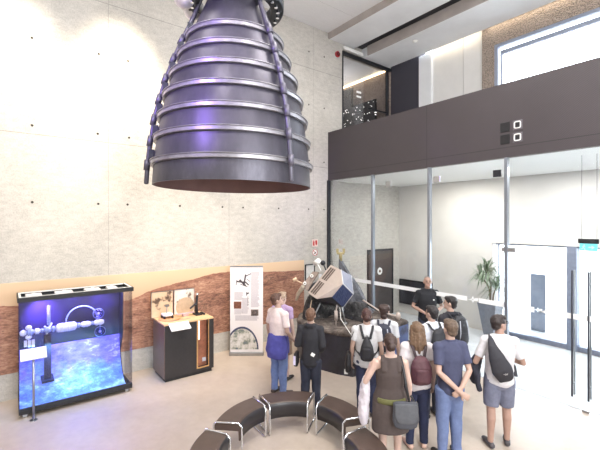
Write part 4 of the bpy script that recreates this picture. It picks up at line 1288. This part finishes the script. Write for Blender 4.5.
def make_bench(label):
    t = empty('curved_bench', BC, label=label, cat='bench', group=None)
    a0, a1 = R(-23), R(23)
    ri, ro, zt = 0.675, 1.03, 0.44
    bm = BM()
    n = 20
    # section (radius, z): flat top rolling over into a deep inner skirt
    sec = [(ro, zt - 0.10), (ro, zt - 0.015), (ro - 0.015, zt), (ri + 0.05, zt), (ri + 0.02, zt - 0.01), (ri + 0.003, zt - 0.035), (ri, zt - 0.075), (ri + 0.012, zt - 0.22), (ri + 0.035, zt - 0.225), (ri + 0.04, zt - 0.10)]
    rows = []
    for i in range(n + 1):
        a = a0 + (a1 - a0) * i / n
        rows.append([bm.verts.new((r * math.cos(a), r * math.sin(a), z)) for r, z in sec])
    m = len(sec)
    for i in range(n):
        for j in range(m):
            k_ = (j + 1) % m
            f = bm.faces.new((rows[i][j], rows[i][k_], rows[i + 1][k_], rows[i + 1][j]))
            f.material_index = 0 if j in (1, 2, 3) else 1
            f.smooth = j in (3, 4, 5, 6)
    bm.faces.new(rows[0]); bm.faces.new(list(reversed(rows[-1])))
    obj('seat', bm, [M_LEATH, M_LEATHS], t)
    for a in (a0 - 0.012, a1 + 0.012):
        bm = BM()
        e = Vector((math.cos(a), math.sin(a), 0)); z = Vector((0, 0, 1))
        path = [e * (ro - 0.06) + z * 0.014, e * (ro + 0.005) + z * 0.014, e * (ro + 0.012) + z * 0.05, e * (ro + 0.012) + z * (zt - 0.03), e * (ro - 0.02) + z * (zt + 0.008), e * (ri + 0.04) + z * (zt + 0.008),
                e * (ri - 0.008) + z * (zt - 0.04), e * (ri - 0.012) + z * 0.05, e * (ri) + z * 0.014, e * (ro - 0.06) + z * 0.014]
        tube(bm, path, 0.013, 10, side=(-e.y, e.x, 0)); obj('leg_frame', bm, M_CHROME, t)
    return t


blabs = [(198, 'curved bench wholly in view at the left of the far middle bench'), (149.5, 'curved bench at the far side of the ring behind the pair of men'), (90, 'curved bench on the right of the far middle bench, its end by the white cardigan'), (27, 'curved bench cut off by the bottom edge in front of the tank dress woman'), (-100, 'curved bench at the lower left, cut off by the bottom edge')]
blabs[1] = (149.5, 'curved bench in the far middle of the ring, nearest the dark jacket visitor')
proto = None
for ang, lab in blabs:
    ang = {198: -157, -100: -100}.get(ang, ang)
    if proto is None:
        b = proto = make_bench(lab)
    else:
        b = copy_tree(proto)
    if 'lower left' in lab: b.location = (4.55, -4.82, 0); ang = -126
    if 'in front of the tank' in lab: b.location = (4.80, -4.73, 0); ang = 63.5
    b.rotation_euler = (0, 0, R(ang)); b['label'] = lab; b['group'] = 'curved benches in a ring'


# ------------------------------------------------------------------ people
def skin_m(i=0):
    return mat('skin_%d' % i, ((182, 152, 138), (170, 138, 124), (190, 162, 150))[i], 0.55, var=0.06, scale=20)


M_EYE = mat('eye_dark', (40, 32, 30), 0.3)
M_LIP = mat('lip', (160, 92, 86), 0.5)


def hand(bm, w, d, nrm, left=False, curl=0.5):
    """palm, four separate fingers and a thumb; d = finger direction, nrm = palm normal"""
    w = Vector(w); d = Vector(d).normalized(); nrm = Vector(nrm)
    nrm = (nrm - d * nrm.dot(d)).normalized()
    s = d.cross(nrm).normalized()
    if left:
        s = -s
    tube(bm, [w - d * 0.01, w + d * 0.03, w + d * 0.085], [(0.026, 0.020), (0.036, 0.017), (0.041, 0.014)], 10, side=s)
    for off, L in ((0.031, 0.070), (0.0105, 0.080), (-0.0105, 0.075), (-0.031, 0.058)):
        b = w + d * 0.075 + s * off
        k1 = b + (d + nrm * curl * 0.35 + s * off * 2).normalized() * L * 0.5
        k2 = k1 + (d + nrm * curl * 1.4).normalized() * L * 0.32
        k3 = k2 + (d * 0.5 + nrm * curl * 1.6).normalized() * L * 0.28
        tube(bm, [b, k1, k2, k3], [0.0095, 0.009, 0.0085, 0.007], 8)
    b = w + d * 0.025 + s * 0.028
    k1 = b + (s * 0.75 + d * 0.8 + nrm * 0.3).normalized() * 0.045
    tube(bm, [b, k1, k1 + (d + s * 0.15 + nrm * 0.35).normalized() * 0.035], [0.013, 0.011, 0.008], 8)


def person(label, loc, yaw, h, skin=0, hair=(60, 42, 34), style='short', top=('tee', (230, 228, 228)), bottom=('jeans', (50, 56, 84)), shoes=(40, 38, 40),
           armR=None, armL=None, head=(0, 0), female=False, w=1.0, feet=None, lean=0.0, collar=None):
    S = h / 1.75
    sx = (0.163 if female else 0.172) * (0.5 + 0.5 * w)
    wx = (0.125 if female else 0.145) * w; hx = (0.172 if female else 0.165) * w; cx = (0.150 if female else 0.172) * w
    sk = skin_m(skin)
    rest = lambda s: ((s * (sx + 0.060), -0.03, 1.13), (s * (sx + 0.068), 0.03, 0.89), (s * -0.02, 0.05, -1), (-s, 0, 0))
    aR = armR or rest(1); aL = armL or rest(-1)
    feet = feet or ((0.10, 0.02), (-0.10, 0.0))
    H0 = Vector((0, 0.005, 1.50))
    RH = Matrix.Translation(H0) @ Matrix.Rotation(R(head[0]), 4, 'Z') @ Matrix.Rotation(R(head[1]), 4, 'X') @ Matrix.Translation(-H0)

    def hd(p):
        return RH @ Vector(p)

    def hell(bm, c, r, rot=(0, 0, 0), seg=16):
        vs = ell(bm, (0, 0, 0), r, rot, seg)
        for v in vs:
            v.co = RH @ (v.co + Vector(c))

    # ---- body
    bm = BM()
    X = (1, 0, 0)
    tube(bm, [(0, 0, .84), (0, -.005, .95), (0, 0, 1.08), (0, 0.0, 1.27), (0, -.005, 1.38), (0, -.012, 1.455), (0, -.008, 1.50), (0, 0.002, 1.56)],
         [(hx * .9, .105), (hx, .115), (wx, .10), (cx, .118), (cx * .98, .10), (.085, .065), (.056, .056), (.053, .056)], 20, side=X)
    hell(bm, (0, -.004, 1.655), (.074, .094, .096)); hell(bm, (0, .028, 1.592), (.056, .066, .066)); hell(bm, (0, .095, 1.632), (.013, .022, .022)); hell(bm, (0, .082, 1.560), (.024, .02, .018))
    for s in (-1, 1):
        hell(bm, (s * .076, -.006, 1.63), (.012, .022, .032))
        tube(bm, [(s * .03, -.012, 1.465), (s * sx * .8, -.012, 1.425)], [.045, .046], 12)
    J = {}
    for s, A in ((1, aR), (-1, aL)):
        sh = Vector((s * sx, -.008, 1.405)); el = Vector(A[0]); wr = Vector(A[1])
        mid = el.lerp(wr, 0.3)
        tube(bm, [sh, sh.lerp(el, .35), sh.lerp(el, .8), el, mid, wr], [.054, .048 if not female else .044, .039, .036, .038, .025], 12)
        hand(bm, wr, A[2], A[3], left=(s < 0), curl=A[4] if len(A) > 4 else 0.6)
        J[s] = (sh, el, wr)
    for s, f in ((1, feet[0]), (-1, feet[1])):
        an = Vector((f[0], f[1], .085)); hip = Vector((s * .088 * (.4 + .6 * min(w, 1)), 0, .90)); kn = hip.lerp(an, .5) + Vector((0, .022, .02))
        calf = kn.lerp(an, .32) + Vector((0, -.022, 0))
        fo = f[2] if len(f) > 2 else s * -0.0
        J['l', s] = (hip, kn, calf, an)
        tube(bm, [hip, hip.lerp(kn, .45), kn, calf, kn.lerp(an, .75), an], [.094 * min(1, w + .04), .078, .056, .056 if not female else .050, .042, .037], 14)
        fd = Vector((math.sin(s * .2), math.cos(s * .2), 0))
        J['f', s] = fd
        tube(bm, [an + fd * -.045 + Vector((0, 0, -.05)), an + fd * .04 + Vector((0, 0, -.045)), an + fd * .17 + Vector((0, 0, -.062))], [(.034, .034), (.038, .036), (.036, .02)], 12, side=Vector((fd.y, -fd.x, 0)))
    me = remesh(bm, 0.0085, 3)
    me.transform(Matrix.Scale(S, 4))
    P = mesh_obj('person', me, sk)
    P.location = loc; P.rotation_euler = (0, 0, yaw)
    tag(P, label, 'person')

    def child(name, bm, m, voxel=0.010, sm=3, wr=0.0, ws=9.0):
        me = remesh(bm, voxel, sm, wrinkle=wr, wscale=ws, seed=random.random() * 9)
        me.transform(Matrix.Scale(S, 4))
        return mesh_obj(name, me, m, P)

    def raw(name, bm, m):
        bmesh.ops.scale(bm, vec=(S, S, S), verts=bm.verts[:])
        return obj(name, bm, m, P)

    # ---- face
    for s in (-1, 1):
        bm = BM(); hell(bm, (s * .03, .082, 1.652), (.011, .008, .008), seg=10); raw('eye', bm, M_EYE)
        bm = BM(); hell(bm, (s * .031, .087, 1.672), (.019, .006, .005), seg=10); raw('eyebrow', bm, mat('brow_%d_%d_%d' % hair, tuple(int(c * .7) for c in hair), 0.8))
    bm = BM(); hell(bm, (0, .089, 1.586), (.023, .008, .007), seg=12); raw('mouth', bm, M_LIP)
    # ---- hair
    hm = mat('hair_%d_%d_%d' % hair, hair, 0.55, var=0.35, scale=45)
    bm = BM()
    if style == 'balding':
        hell(bm, (0, -.030, 1.638), (.080, .080, .070)); hell(bm, (0, -.012, 1.685), (.066, .080, .071))
    else:
        hell(bm, (0, -.020, 1.672), (.085, .098, .092)); hell(bm, (0, -.052, 1.610), (.066, .052, .062))
        hell(bm, (0, .045, 1.722), (.060, .045, .032))
    if style == 'bun':
        hell(bm, (0, -.125, 1.628), (.048, .040, .046)); hell(bm, (0, -.10, 1.62), (.04, .03, .04))
    if style == 'long':
        for a in (-.066, -.035, 0, .035, .066):
            y = -.085 + abs(a) * .7
            tube(bm, [hd((a, y + .02, 1.70)), hd((a * 1.1, y - .012, 1.58)), Vector((a * 1.25, y - .035, 1.46)), Vector((a * 1.1, y - .045, 1.36 + abs(a)))], [.034, .036, .036, .018], 10)
        for s in (-1, 1):
            tube(bm, [hd((s * .070, .01, 1.68)), hd((s * .082, .0, 1.58)), Vector((s * .088, -.02, 1.46))], [.028, .028, .016], 10)
    if style == 'shaggy':
        hell(bm, (0, -.07, 1.565), (.06, .04, .05)); hell(bm, (.05, -.02, 1.70), (.05, .08, .06)); hell(bm, (-.05, -.02, 1.70), (.05, .08, .06))
    child('hair', bm, hm, 0.0085, 2, 0.007, 38)

    # ---- upper garment
    kind, tc = top
    tm = mat('cloth_%d_%d_%d' % tc, tc, 0.85, var=0.07, scale=30, bump=0.15)
    e = .016
    hem = {'tee': .88, 'polo': .885, 'shirt': .92, 'jacket': .86, 'tank': .92, 'dress': .92}[kind]
    bm = BM()
    pts = [(0, 0, hem), (0, -.004, .97), (0, 0, 1.09), (0, 0, 1.27), (0, -.005, 1.385), (0, -.012, 1.44)]
    rr = [(hx + e + .008, .125 + e), (hx + e, .122 + e), (wx + e + .016, .108 + e), (cx + e, .122 + e), (cx + e * .6, .104 + e * .8), (.118, .088)]
    if kind in ('tank', 'dress'):
        pts = pts[:4] + [(0, -.004, 1.345), (0, -.012, 1.405), (0, -.014, 1.44)]; rr = rr[:4] + [(cx * .92, .114 + e * .5), (cx * .80, .104), (cx * .66, .086)]
    else:
        pts.append((0, -.010, 1.478)); rr.append((.080, .075))
    tube(bm, pts, rr, 22, side=X)
    for s in (1, -1):
        sh, el, wr = J[s]
        if kind not in ('tank', 'dress'):
            ell(bm, sh + Vector((0, 0, .002)), (.074, .074, .072))
        if kind in ('tank', 'dress'):
            tube(bm, [(s * .095, .085, 1.33), (s * .092, .04, 1.44), (s * .090, -.02, 1.464), (s * .092, -.075, 1.42), (s * .095, -.10, 1.32)], [(.044, .034)] * 5, 10, side=X)
            continue
        tube(bm, [(s * .03, -.012, 1.462), (s * sx * .85, -.012, 1.420)], [.054, .058], 14)
        if kind == 'jacket':
            tube(bm, [sh, sh.lerp(el, .5), el, el.lerp(wr, .5), el.lerp(wr, .95)], [.070, .064, .056, .052, .042], 14)
        else:
            end = .72 if not female else .60
            tube(bm, [sh, sh.lerp(el, .3), sh.lerp(el, end)], [.068, .064, .060 if not female else .055], 14, round_caps=False)
    if kind == 'jacket':
        tube(bm, [(-.075, -.045, 1.47), (-.04, -.085, 1.485), (.04, -.085, 1.485), (.075, -.045, 1.47)], [.024, .034, .034, .024], 10)
    child({'tee': 'shirt', 'polo': 'polo_shirt', 'shirt': 'shirt', 'jacket': 'jacket', 'tank': 'tank_top', 'dress': 'tank_top'}[kind], bm, tm, 0.010, 3, 0.003 if kind in ('tank', 'dress') else 0.008, 8)
    if kind in ('polo', 'shirt'):
        bm = BM()
        tube(bm, [(.068 * math.cos(a), -.006 + .066 * math.sin(a), 1.487 + .010 * math.sin(a - .0) * -1) for a in [2 * PI * i / 24 for i in range(24)]], [(.020, .008)] * 24, 8, closed=True, side=(0, 0, 1))
        raw('collar', bm, tm)
    # ---- lower garment
    bk, bc = bottom
    bmt = mat('cloth_%d_%d_%d' % bc, bc, 0.85, var=0.12, scale=16, bump=0.15)
    bm = BM()
    if bk == 'skirt':
        tube(bm, [(0, 0, .98), (0, 0, .88), (0, 0, .70), (0, 0, .53)], [(hx + .014, .132), (hx + .026, .142), (hx + .032, .148), (hx + .040, .150)], 24, side=X, round_caps=False)
        child('skirt', bm, bmt, 0.011, 3, 0.008, 8)
    else:
        tube(bm, [(0, -.004, .99), (0, -.006, .90), (0, 0, .83)], [(hx + .016, .124), (hx + .024, .130), (hx, .114)], 20, side=X)
        for s in (1, -1):
            hip, kn, calf, an = J['l', s]
            if bk == 'shorts':
                tube(bm, [hip, hip.lerp(kn, .5), kn + Vector((0, 0, .03))], [.106, .102, .094], 16, round_caps=False)
            else:
                slim = 0.94 if female else 1.0
                tube(bm, [hip, hip.lerp(kn, .45), kn, kn.lerp(an, .35) + Vector((0, -.012, 0)), kn.lerp(an, .75), an + Vector((0, 0, -.02))],
                     [.106, .092, .074 * (slim + .07), .072 * slim, .062 * slim, .060 * slim], 16, round_caps=False)
        child('shorts' if bk == 'shorts' else 'trousers', bm, bmt, 0.010, 3, 0.007, 9)
    # ---- shoes
    shm = mat('shoe_%d_%d_%d' % shoes, shoes, 0.5, var=0.1)
    for s in (1, -1):
        an = J['l', s][3]; fd = J['f', s]; sd = Vector((fd.y, -fd.x, 0))
        bm = BM()
        tube(bm, [an + fd * -.052 + Vector((0, 0, -.046)), an + fd * .03 + Vector((0, 0, -.038)), an + fd * .12 + Vector((0, 0, -.052)), an + fd * .19 + Vector((0, 0, -.058))],
             [(.038, .036), (.043, .044), (.046, .032), (.036, .024)], 14, side=sd)
        for v in bm.verts:
            v.co.z = max(v.co.z, 0.002)
        c = child('shoe', bm, shm, 0.009, 2)
    return P, S


def on_person(P, S, name, label, cat):
    """a thing carried by a person: an Empty with the person's place and heading"""
    t = empty(name, P.location, P.rotation_euler.z, label=label, cat=cat)
    t.scale = (S, S, S)
    return t


def backpack(P, S, label, rgb, wd=.15, dp=.075, z0=1.00, z1=1.42, strap=None, trim=None, y=-.215, xo=0.0, drop=False):
    t = on_person(P, S, 'backpack', label, 'backpack')
    m = mat('bag_%d_%d_%d' % rgb, rgb, 0.6, var=0.14, scale=18, bump=0.2)
    sm = mat('strap_%d_%d_%d' % (strap or rgb), strap or rgb, 0.6)
    bm = BM(); zm = (z0 + z1) / 2; hh = (z1 - z0) / 2
    tube(bm, [(xo, y, z0 + .02), (xo, y, z0 + .10), (xo, y, zm + .05), (xo, y + .015, z1 - .05), (xo, y + .03, z1)],
         [(wd * .9, dp * .9), (wd, dp), (wd * (0.96 if not drop else .8), dp), (wd * (.8 if not drop else .5), dp * .8), (wd * (.5 if not drop else .25), dp * .4)], 20, side=(1, 0, 0))
    me = remesh(bm, 0.010, 3, wrinkle=.006, wscale=11); mesh_obj('bag_body', me, m, t)
    bm = BM(); tube(bm, [(xo, y - dp * .75, z0 + .05), (xo, y - dp * .8, z0 + .20)], [(wd * .66, .03), (wd * .6, .026)], 14, side=(1, 0, 0)); mesh_obj('pocket', remesh(bm, 0.009, 3), m, t)
    bm = BM(); tube(bm, [(xo - .03, y + .03, z1 - .01), (xo, y + .02, z1 + .035), (xo + .03, y + .03, z1 - .01)], .007, 8); obj('grab_loop', bm, sm, t)
    for s in (-1, 1):
        bm = BM()
        tube(bm, [(xo + s * .05, y + .05, z1 - .03), (s * .085, -.125, 1.43), (s * .10, -.06, 1.492), (s * .105, .03, 1.482), (s * .115, .125, 1.38), (s * .135, .150, 1.22), (s * .195, .02, 1.10), (xo + s * wd * .85, y + .04, z0 + .06)],
             [(.020, .006)] * 8, 8, side=(1, 0, 0))
        obj('strap', bm, sm, t)
        if trim:
            bm = BM(); tube(bm, [(xo + s * wd * .55, y - dp * .72, z0 + .03), (xo + s * wd * .55, y - dp * .92, zm), (xo + s * wd * .45, y - dp * .6, z1 - .05)], [(.010, .006)] * 3, 8, side=(1, 0, 0)); obj('trim_band', bm, mat('bag_trim', trim, 0.5), t)
    return t


CAM_YAW = math.atan2(.792, .610)
JEANS = (62, 76, 124)
# elbow, wrist, finger direction, palm normal, curl
front_R = ((.27, -.03, 1.12), (.13, .20, 1.06), (-1, .25, 0), (0, -1, -.3), .8)
front_L = ((-.27, -.03, 1.12), (-.13, .20, 1.06), (1, .25, 0), (0, -1, -.3), .8)

# presenter
P, S = person('balding presenter in a black polo facing the group with hands together', (3.33, -0.09, 0), R(226), 1.86, 1, (120, 112, 106), 'balding', ('polo', (30, 32, 38)), ('jeans', (44, 48, 66)),
              armR=((.29, -.02, 1.13), (.10, .21, 1.05), (-1, .12, -.1), (0, -1, 0), .9), armL=((-.29, -.02, 1.13), (-.10, .225, 1.07), (1, .1, -.1), (0, -1, 0), .9))
bm = BM(); ell(bm, (-.09 * S, .150 * S, 1.30 * S), (.018, .006, .014), seg=10); obj('chest_badge', bm, M_WHITE, P)
# group, left to right
P, S = person('man in a pale pink shirt with a blue jacket tied around his waist', (2.62, -3.52, 0), R(8), 1.78, 0, (88, 62, 52), 'short', ('shirt', (224, 208, 207)), ('jeans', (104, 122, 168)), (70, 60, 60),
              armR=((.25, -.02, 1.13), (.20, .18, .95), (-.3, .8, -.5), (-1, 0, 0)), head=(-38, 8))
t = on_person(P, S, 'tied_jacket', 'violet blue jacket tied around the waist of the pale pink shirted man', 'jacket')
bm = BM(); tube(bm, [(0, -.01, 1.06), (0, -.015, .98), (0, -.02, .88), (0, -.03, .76), (0, -.03, .66)], [(.178, .142), (.195, .160), (.205, .172), (.215, .175), (.19, .15)], 26, side=(1, 0, 0), round_caps=False)
m_tied = mat('tied_jacket_cloth', (74, 74, 150), 0.85, var=0.15, scale=12)
mesh_obj('jacket_body', remesh(bm, .011, 3, wrinkle=.016, wscale=9), m_tied, t)
for s in (-1, 1):
    bm = BM(); tube(bm, [(s * .12, .12, 1.02), (s * .03, .165, 1.0), (s * .05, .18, .85), (s * .06, .175, .70)], [.028, .03, .03, .026], 10); obj('sleeve', bm, m_tied, t)
person('blond woman in a lilac top half hidden behind the pale pink shirted man', (2.16, -3.11, 0), R(30), 1.69, 2, (160, 138, 118), 'short', ('tee', (172, 148, 184)), ('skirt', (120, 100, 84)), (38, 34, 36), female=True, head=(-20, 0))
P, S = person('short haired visitor in a dark jacket and jeans watching the lander', (3.50, -3.50, 0), R(42), 1.67, 0, (104, 76, 60), 'short', ('jacket', (42, 42, 48)), ('jeans', (46, 50, 66)), (34, 34, 40),
              w=.84, armR=((.205, -.06, 1.16), (.15, .10, 1.02), (-1, .3, -.2), (0, -1, 0), .9), armL=((-.215, -.04, 1.15), (-.19, .20, 1.10), (.2, 1, .1), (1, 0, 0), .9))
bm = BM(); box(bm, (-.03, -.002, -.025), (.03, .002, .025)); t = tag(obj('folded_leaflet', bm, M_WHITE), 'small white leaflet tucked at the back of the dark jacket', 'leaflet')
t.matrix_world = Matrix.Translation(P.location) @ Matrix.Rotation(P.rotation_euler.z, 4, 'Z') @ Matrix.Translation((.06, -.17, 1.0)) @ Matrix.Rotation(R(30), 4, 'Y')
t = on_person(P, S, 'hip_bag', 'small dark bag with a pale side at the left hip of the dark jacket visitor', 'bag')
bm = BM(); box(bm, (-.27, -.10, .80), (-.205, .08, 1.02), .02); obj('bag_body', bm, M_BLACK, t)
bm = BM(); box(bm, (-.275, -.107, .83), (-.235, -.10, .98), .003); obj('pale_panel', bm, mat('pale_lilac', (206, 200, 226), .5), t)
P, S = person('woman with a dark bun and a white shirt carrying two black bags', (4.09, -2.85, 0), R(44), 1.68, 0, (66, 40, 36), 'bun', ('tee', (208, 208, 211)), ('jeans', (44, 50, 78)), (60, 56, 60), female=True, w=1.14)
backpack(P, S, 'small black drawstring backpack on the white shirted woman with the bun', (36, 36, 42), .115, .06, .98, 1.34, drop=True, y=-.205)
t = on_person(P, S, 'shoulder_bag', 'black shoulder bag hanging at the left side of the white shirted woman', 'bag')
bm = BM(); tube(bm, [(-.30, -.06, .76), (-.30, -.05, .86), (-.29, -.04, 1.04)], [(.05, .13), (.055, .14), (.035, .10)], 16, side=(1, 0, 0)); mesh_obj('bag_body', remesh(bm, .01, 3, wrinkle=.008), M_BLACK, t)
bm = BM(); tube(bm, [(-.29, -.11, 1.02), (-.25, -.10, 1.30), (-.165, -.02, 1.475), (-.25, .07, 1.30), (-.29, .04, 1.02)], [(.014, .006)] * 5, 8, side=(0, 1, 0)); obj('strap', bm, M_BLACK, t)
bm = BM(); box(bm, (-.36, -.135, .72), (-.30, -.13, .80), .003); obj('white_tag', bm, M_WHITE, t)
P, S = person('dark haired visitor in a white tee right behind the white shirted woman', (4.03, -2.36, 0), R(36), 1.67, 0, (52, 36, 32), 'shaggy', ('tee', (206, 208, 213)), ('jeans', (46, 50, 70)), w=.97)
backpack(P, S, 'navy backpack with pale bands on the visitor behind the white shirted woman', (40, 44, 62), .155, .08, 1.02, 1.45, trim=(176, 180, 192))
P, S = person('woman in a dark brown tank dress with an olive belt', (5.16, -3.60, 0), R(50), 1.67, 2, (58, 42, 38), 'bun', ('dress', (72, 62, 60)), ('skirt', (76, 66, 64)), (60, 50, 50), female=True, w=1.15,
              armL=((-.32, -.03, 1.15), (-.25, .18, 1.22), (.3, .5, .8), (1, 0, 0), .7))
bm = BM(); tube(bm, [((.20) * S * math.cos(a), .150 * S * math.sin(a), .945 * S) for a in [2 * PI * i / 40 for i in range(40)]], [(.034, .008)] * 40, 8, closed=True, side=(0, 0, 1)); obj('belt', bm, mat('olive_belt', (98, 98, 58), .7), P)
t = on_person(P, S, 'shoulder_bag', 'large dark grey flap bag at the right hip of the tank dress woman', 'bag')
M_GBAG = mat('bag_charcoal', (70, 72, 80), .7, var=.12, scale=20)
bm = BM(); tube(bm, [(.15, -.205, .68), (.15, -.205, .76), (.15, -.19, .97)], [(.14, .045), (.165, .05), (.15, .03)], 18, side=(1, 0, 0)); mesh_obj('bag_body', remesh(bm, .01, 3, wrinkle=.005), M_GBAG, t)
bm = BM(); tube(bm, [(.15, -.245, .74), (.15, -.245, .80), (.15, -.225, .96)], [(.11, .014), (.14, .016), (.145, .014)], 18, side=(1, 0, 0)); mesh_obj('flap', remesh(bm, .008, 3), mat('bag_flap', (80, 82, 88), .7), t)
bm = BM(); tube(bm, [(.20, -.20, .95), (.165, -.165, 1.15), (.14, -.14, 1.34), (.125, -.03, 1.482), (.13, .11, 1.34), (.18, .14, 1.12), (.255, .02, .99), (.27, -.15, .95)], [(.016, .005)] * 8, 8, side=(1, 0, 0)); obj('strap', bm, M_BLACK, t)
t = on_person(P, S, 'cardigan', 'white cardigan hanging from the left arm of the tank dress woman', 'cardigan')
bm = BM(); tube(bm, [(-.30, .06, 1.17), (-.31, .05, 1.08), (-.33, .04, .90), (-.34, .03, .72), (-.33, .03, .62)], [(.045, .06), (.06, .09), (.065, .11), (.07, .12), (.05, .09)], 16, side=(1, 0, 0)); mesh_obj('cloth', remesh(bm, .01, 3, wrinkle=.02, wscale=13), mat('cardigan_white', (200, 195, 203), .9), t)
P, S = person('long haired blond woman in a white top', (5.069, -2.93, 0), R(50), 1.69, 2, (104, 82, 64), 'long', ('tee', (210, 204, 207)), ('jeans', (42, 48, 76)), (214, 180, 164), female=True)
backpack(P, S, 'maroon backpack on the long haired blond woman', (78, 46, 54), .145, .07, .98, 1.33, strap=(52, 36, 42), y=-.215)
P, S = person('dark haired youth with a round black backpack in front of the presenter', (4.72, -2.06, 0), R(70), 1.73, 0, (34, 30, 32), 'short', ('tee', (212, 216, 226)), ('jeans', (48, 50, 62)), head=(18, 0))
backpack(P, S, 'rounded black backpack right of the blond woman in the crowd', (32, 33, 40), .16, .08, 1.02, 1.43)
P, S = person('dark haired youth in a black top seen in profile beside the presenter', (4.647, -1.41, 0), R(78), 1.79, 0, (32, 28, 30), 'short', ('jacket', (44, 44, 52)), ('jeans', (50, 52, 66)), head=(34, 0))
backpack(P, S, 'black backpack with pale grey bands on the youth in profile', (38, 39, 46), .155, .085, 1.02, 1.46, trim=(150, 152, 162))
P, S = person('man in a navy polo and blue jeans with hands clasped behind his back', (5.474, -2.80, 0), R(58), 1.79, 0, w=.82, hair=(92, 76, 64), style='short', top=('polo', (66, 70, 96)), bottom=('jeans', (104, 120, 160)), shoes=(60, 56, 56),
              armR=((.20, -.10, 1.14), (.05, -.185, .97), (-.7, -.1, -.7), (.1, 1, 0), .6), armL=((-.20, -.11, 1.14), (.03, -.22, .92), (.8, -.05, -.55), (0, 1, 0), .7), head=(6, 0))
P, S = person('man in a white tee and grey shorts looking right towards the door', (5.735, -2.02, 0), R(40), 1.78, 1, (44, 36, 36), 'short', ('tee', (208, 207, 211)), ('shorts', (112, 116, 136)), (70, 66, 70),
              armR=((.30, .03, 1.12), (.20, .27, 1.10), (-.5, 1, .2), (-1, 0, 0), .6), armL=((-.30, -.02, 1.11), (-.22, .22, 1.06), (.5, 1, 0), (1, 0, 0), .6), head=(-66, 0), feet=((.11, .06), (-.12, -.04)))
H0 = Vector((0, 0.005, 1.50)); RH = Matrix.Translation(H0) @ Matrix.Rotation(R(-66), 4, 'Z') @ Matrix.Translation(-H0)
bm = BM()
for s in (-1, 1):
    tube(bm, [RH @ Vector((s * .034 + .026 * math.cos(a), .104, 1.652 + .018 * math.sin(a))) * S for a in [2 * PI * i / 16 for i in range(16)]], .003, 6, closed=True)
    tube(bm, [RH @ Vector((s * .060, .10, 1.658)) * S, RH @ Vector((s * .080, .0, 1.655)) * S], .0035, 6)
tube(bm, [RH @ Vector((-.010, .106, 1.655)) * S, RH @ Vector((.010, .106, 1.655)) * S], .003, 6)
obj('glasses', bm, M_BLACK, P)
t = on_person(P, S, 'sling_bag', 'dark one strap sling bag across the back of the white tee man', 'bag')
M_SLING = mat('sling_black', (42, 42, 50), .65, var=.12, scale=20)
bm = BM(); tube(bm, [(-.135, -.09, 1.46), (-.13, -.165, 1.38), (-.085, -.20, 1.24), (-.03, -.205, 1.10), (.03, -.19, 1.01), (.09, -.17, .99)], [(.035, .015), (.055, .025), (.10, .045), (.13, .05), (.12, .045), (.06, .03)], 18, side=(1, 0, 0.35)); mesh_obj('bag_body', remesh(bm, .009, 3, wrinkle=.003), M_SLING, t)
bm = BM(); tube(bm, [(-.135, -.09, 1.46), (-.12, -.01, 1.488), (-.09, .10, 1.42), (.06, .155, 1.22), (.20, .06, 1.06), (.16, -.13, 1.0)], [(.022, .006)] * 6, 8, side=(1, 0, 0)); obj('strap', bm, M_SLING, t)
winged_mark('printed_mark', 0.0, 1.06, M_STEEL, t, .25, -.262)
t = on_person(P, S, 'folded_jacket', 'dark jacket draped over the left arm of the white tee man', 'jacket')
bm = BM(); tube(bm, [(-.26, .10, 1.13), (-.29, .09, 1.04), (-.30, .08, .92), (-.29, .07, .82)], [(.06, .10), (.075, .13), (.075, .13), (.05, .09)], 16, side=(1, 0, 0)); mesh_obj('cloth', remesh(bm, .01, 3, wrinkle=.02, wscale=12), mat('jacket_ink', (46, 46, 58), .9), t)
bm = BM(); tube(bm, [(-.27, -.02, .95), (-.28, -.04, .84), (-.25, -.03, .74)], [(.035, .03)] * 3, 10); obj('sleeve', bm, mat('jacket_ink', (46, 46, 58), .9), t)
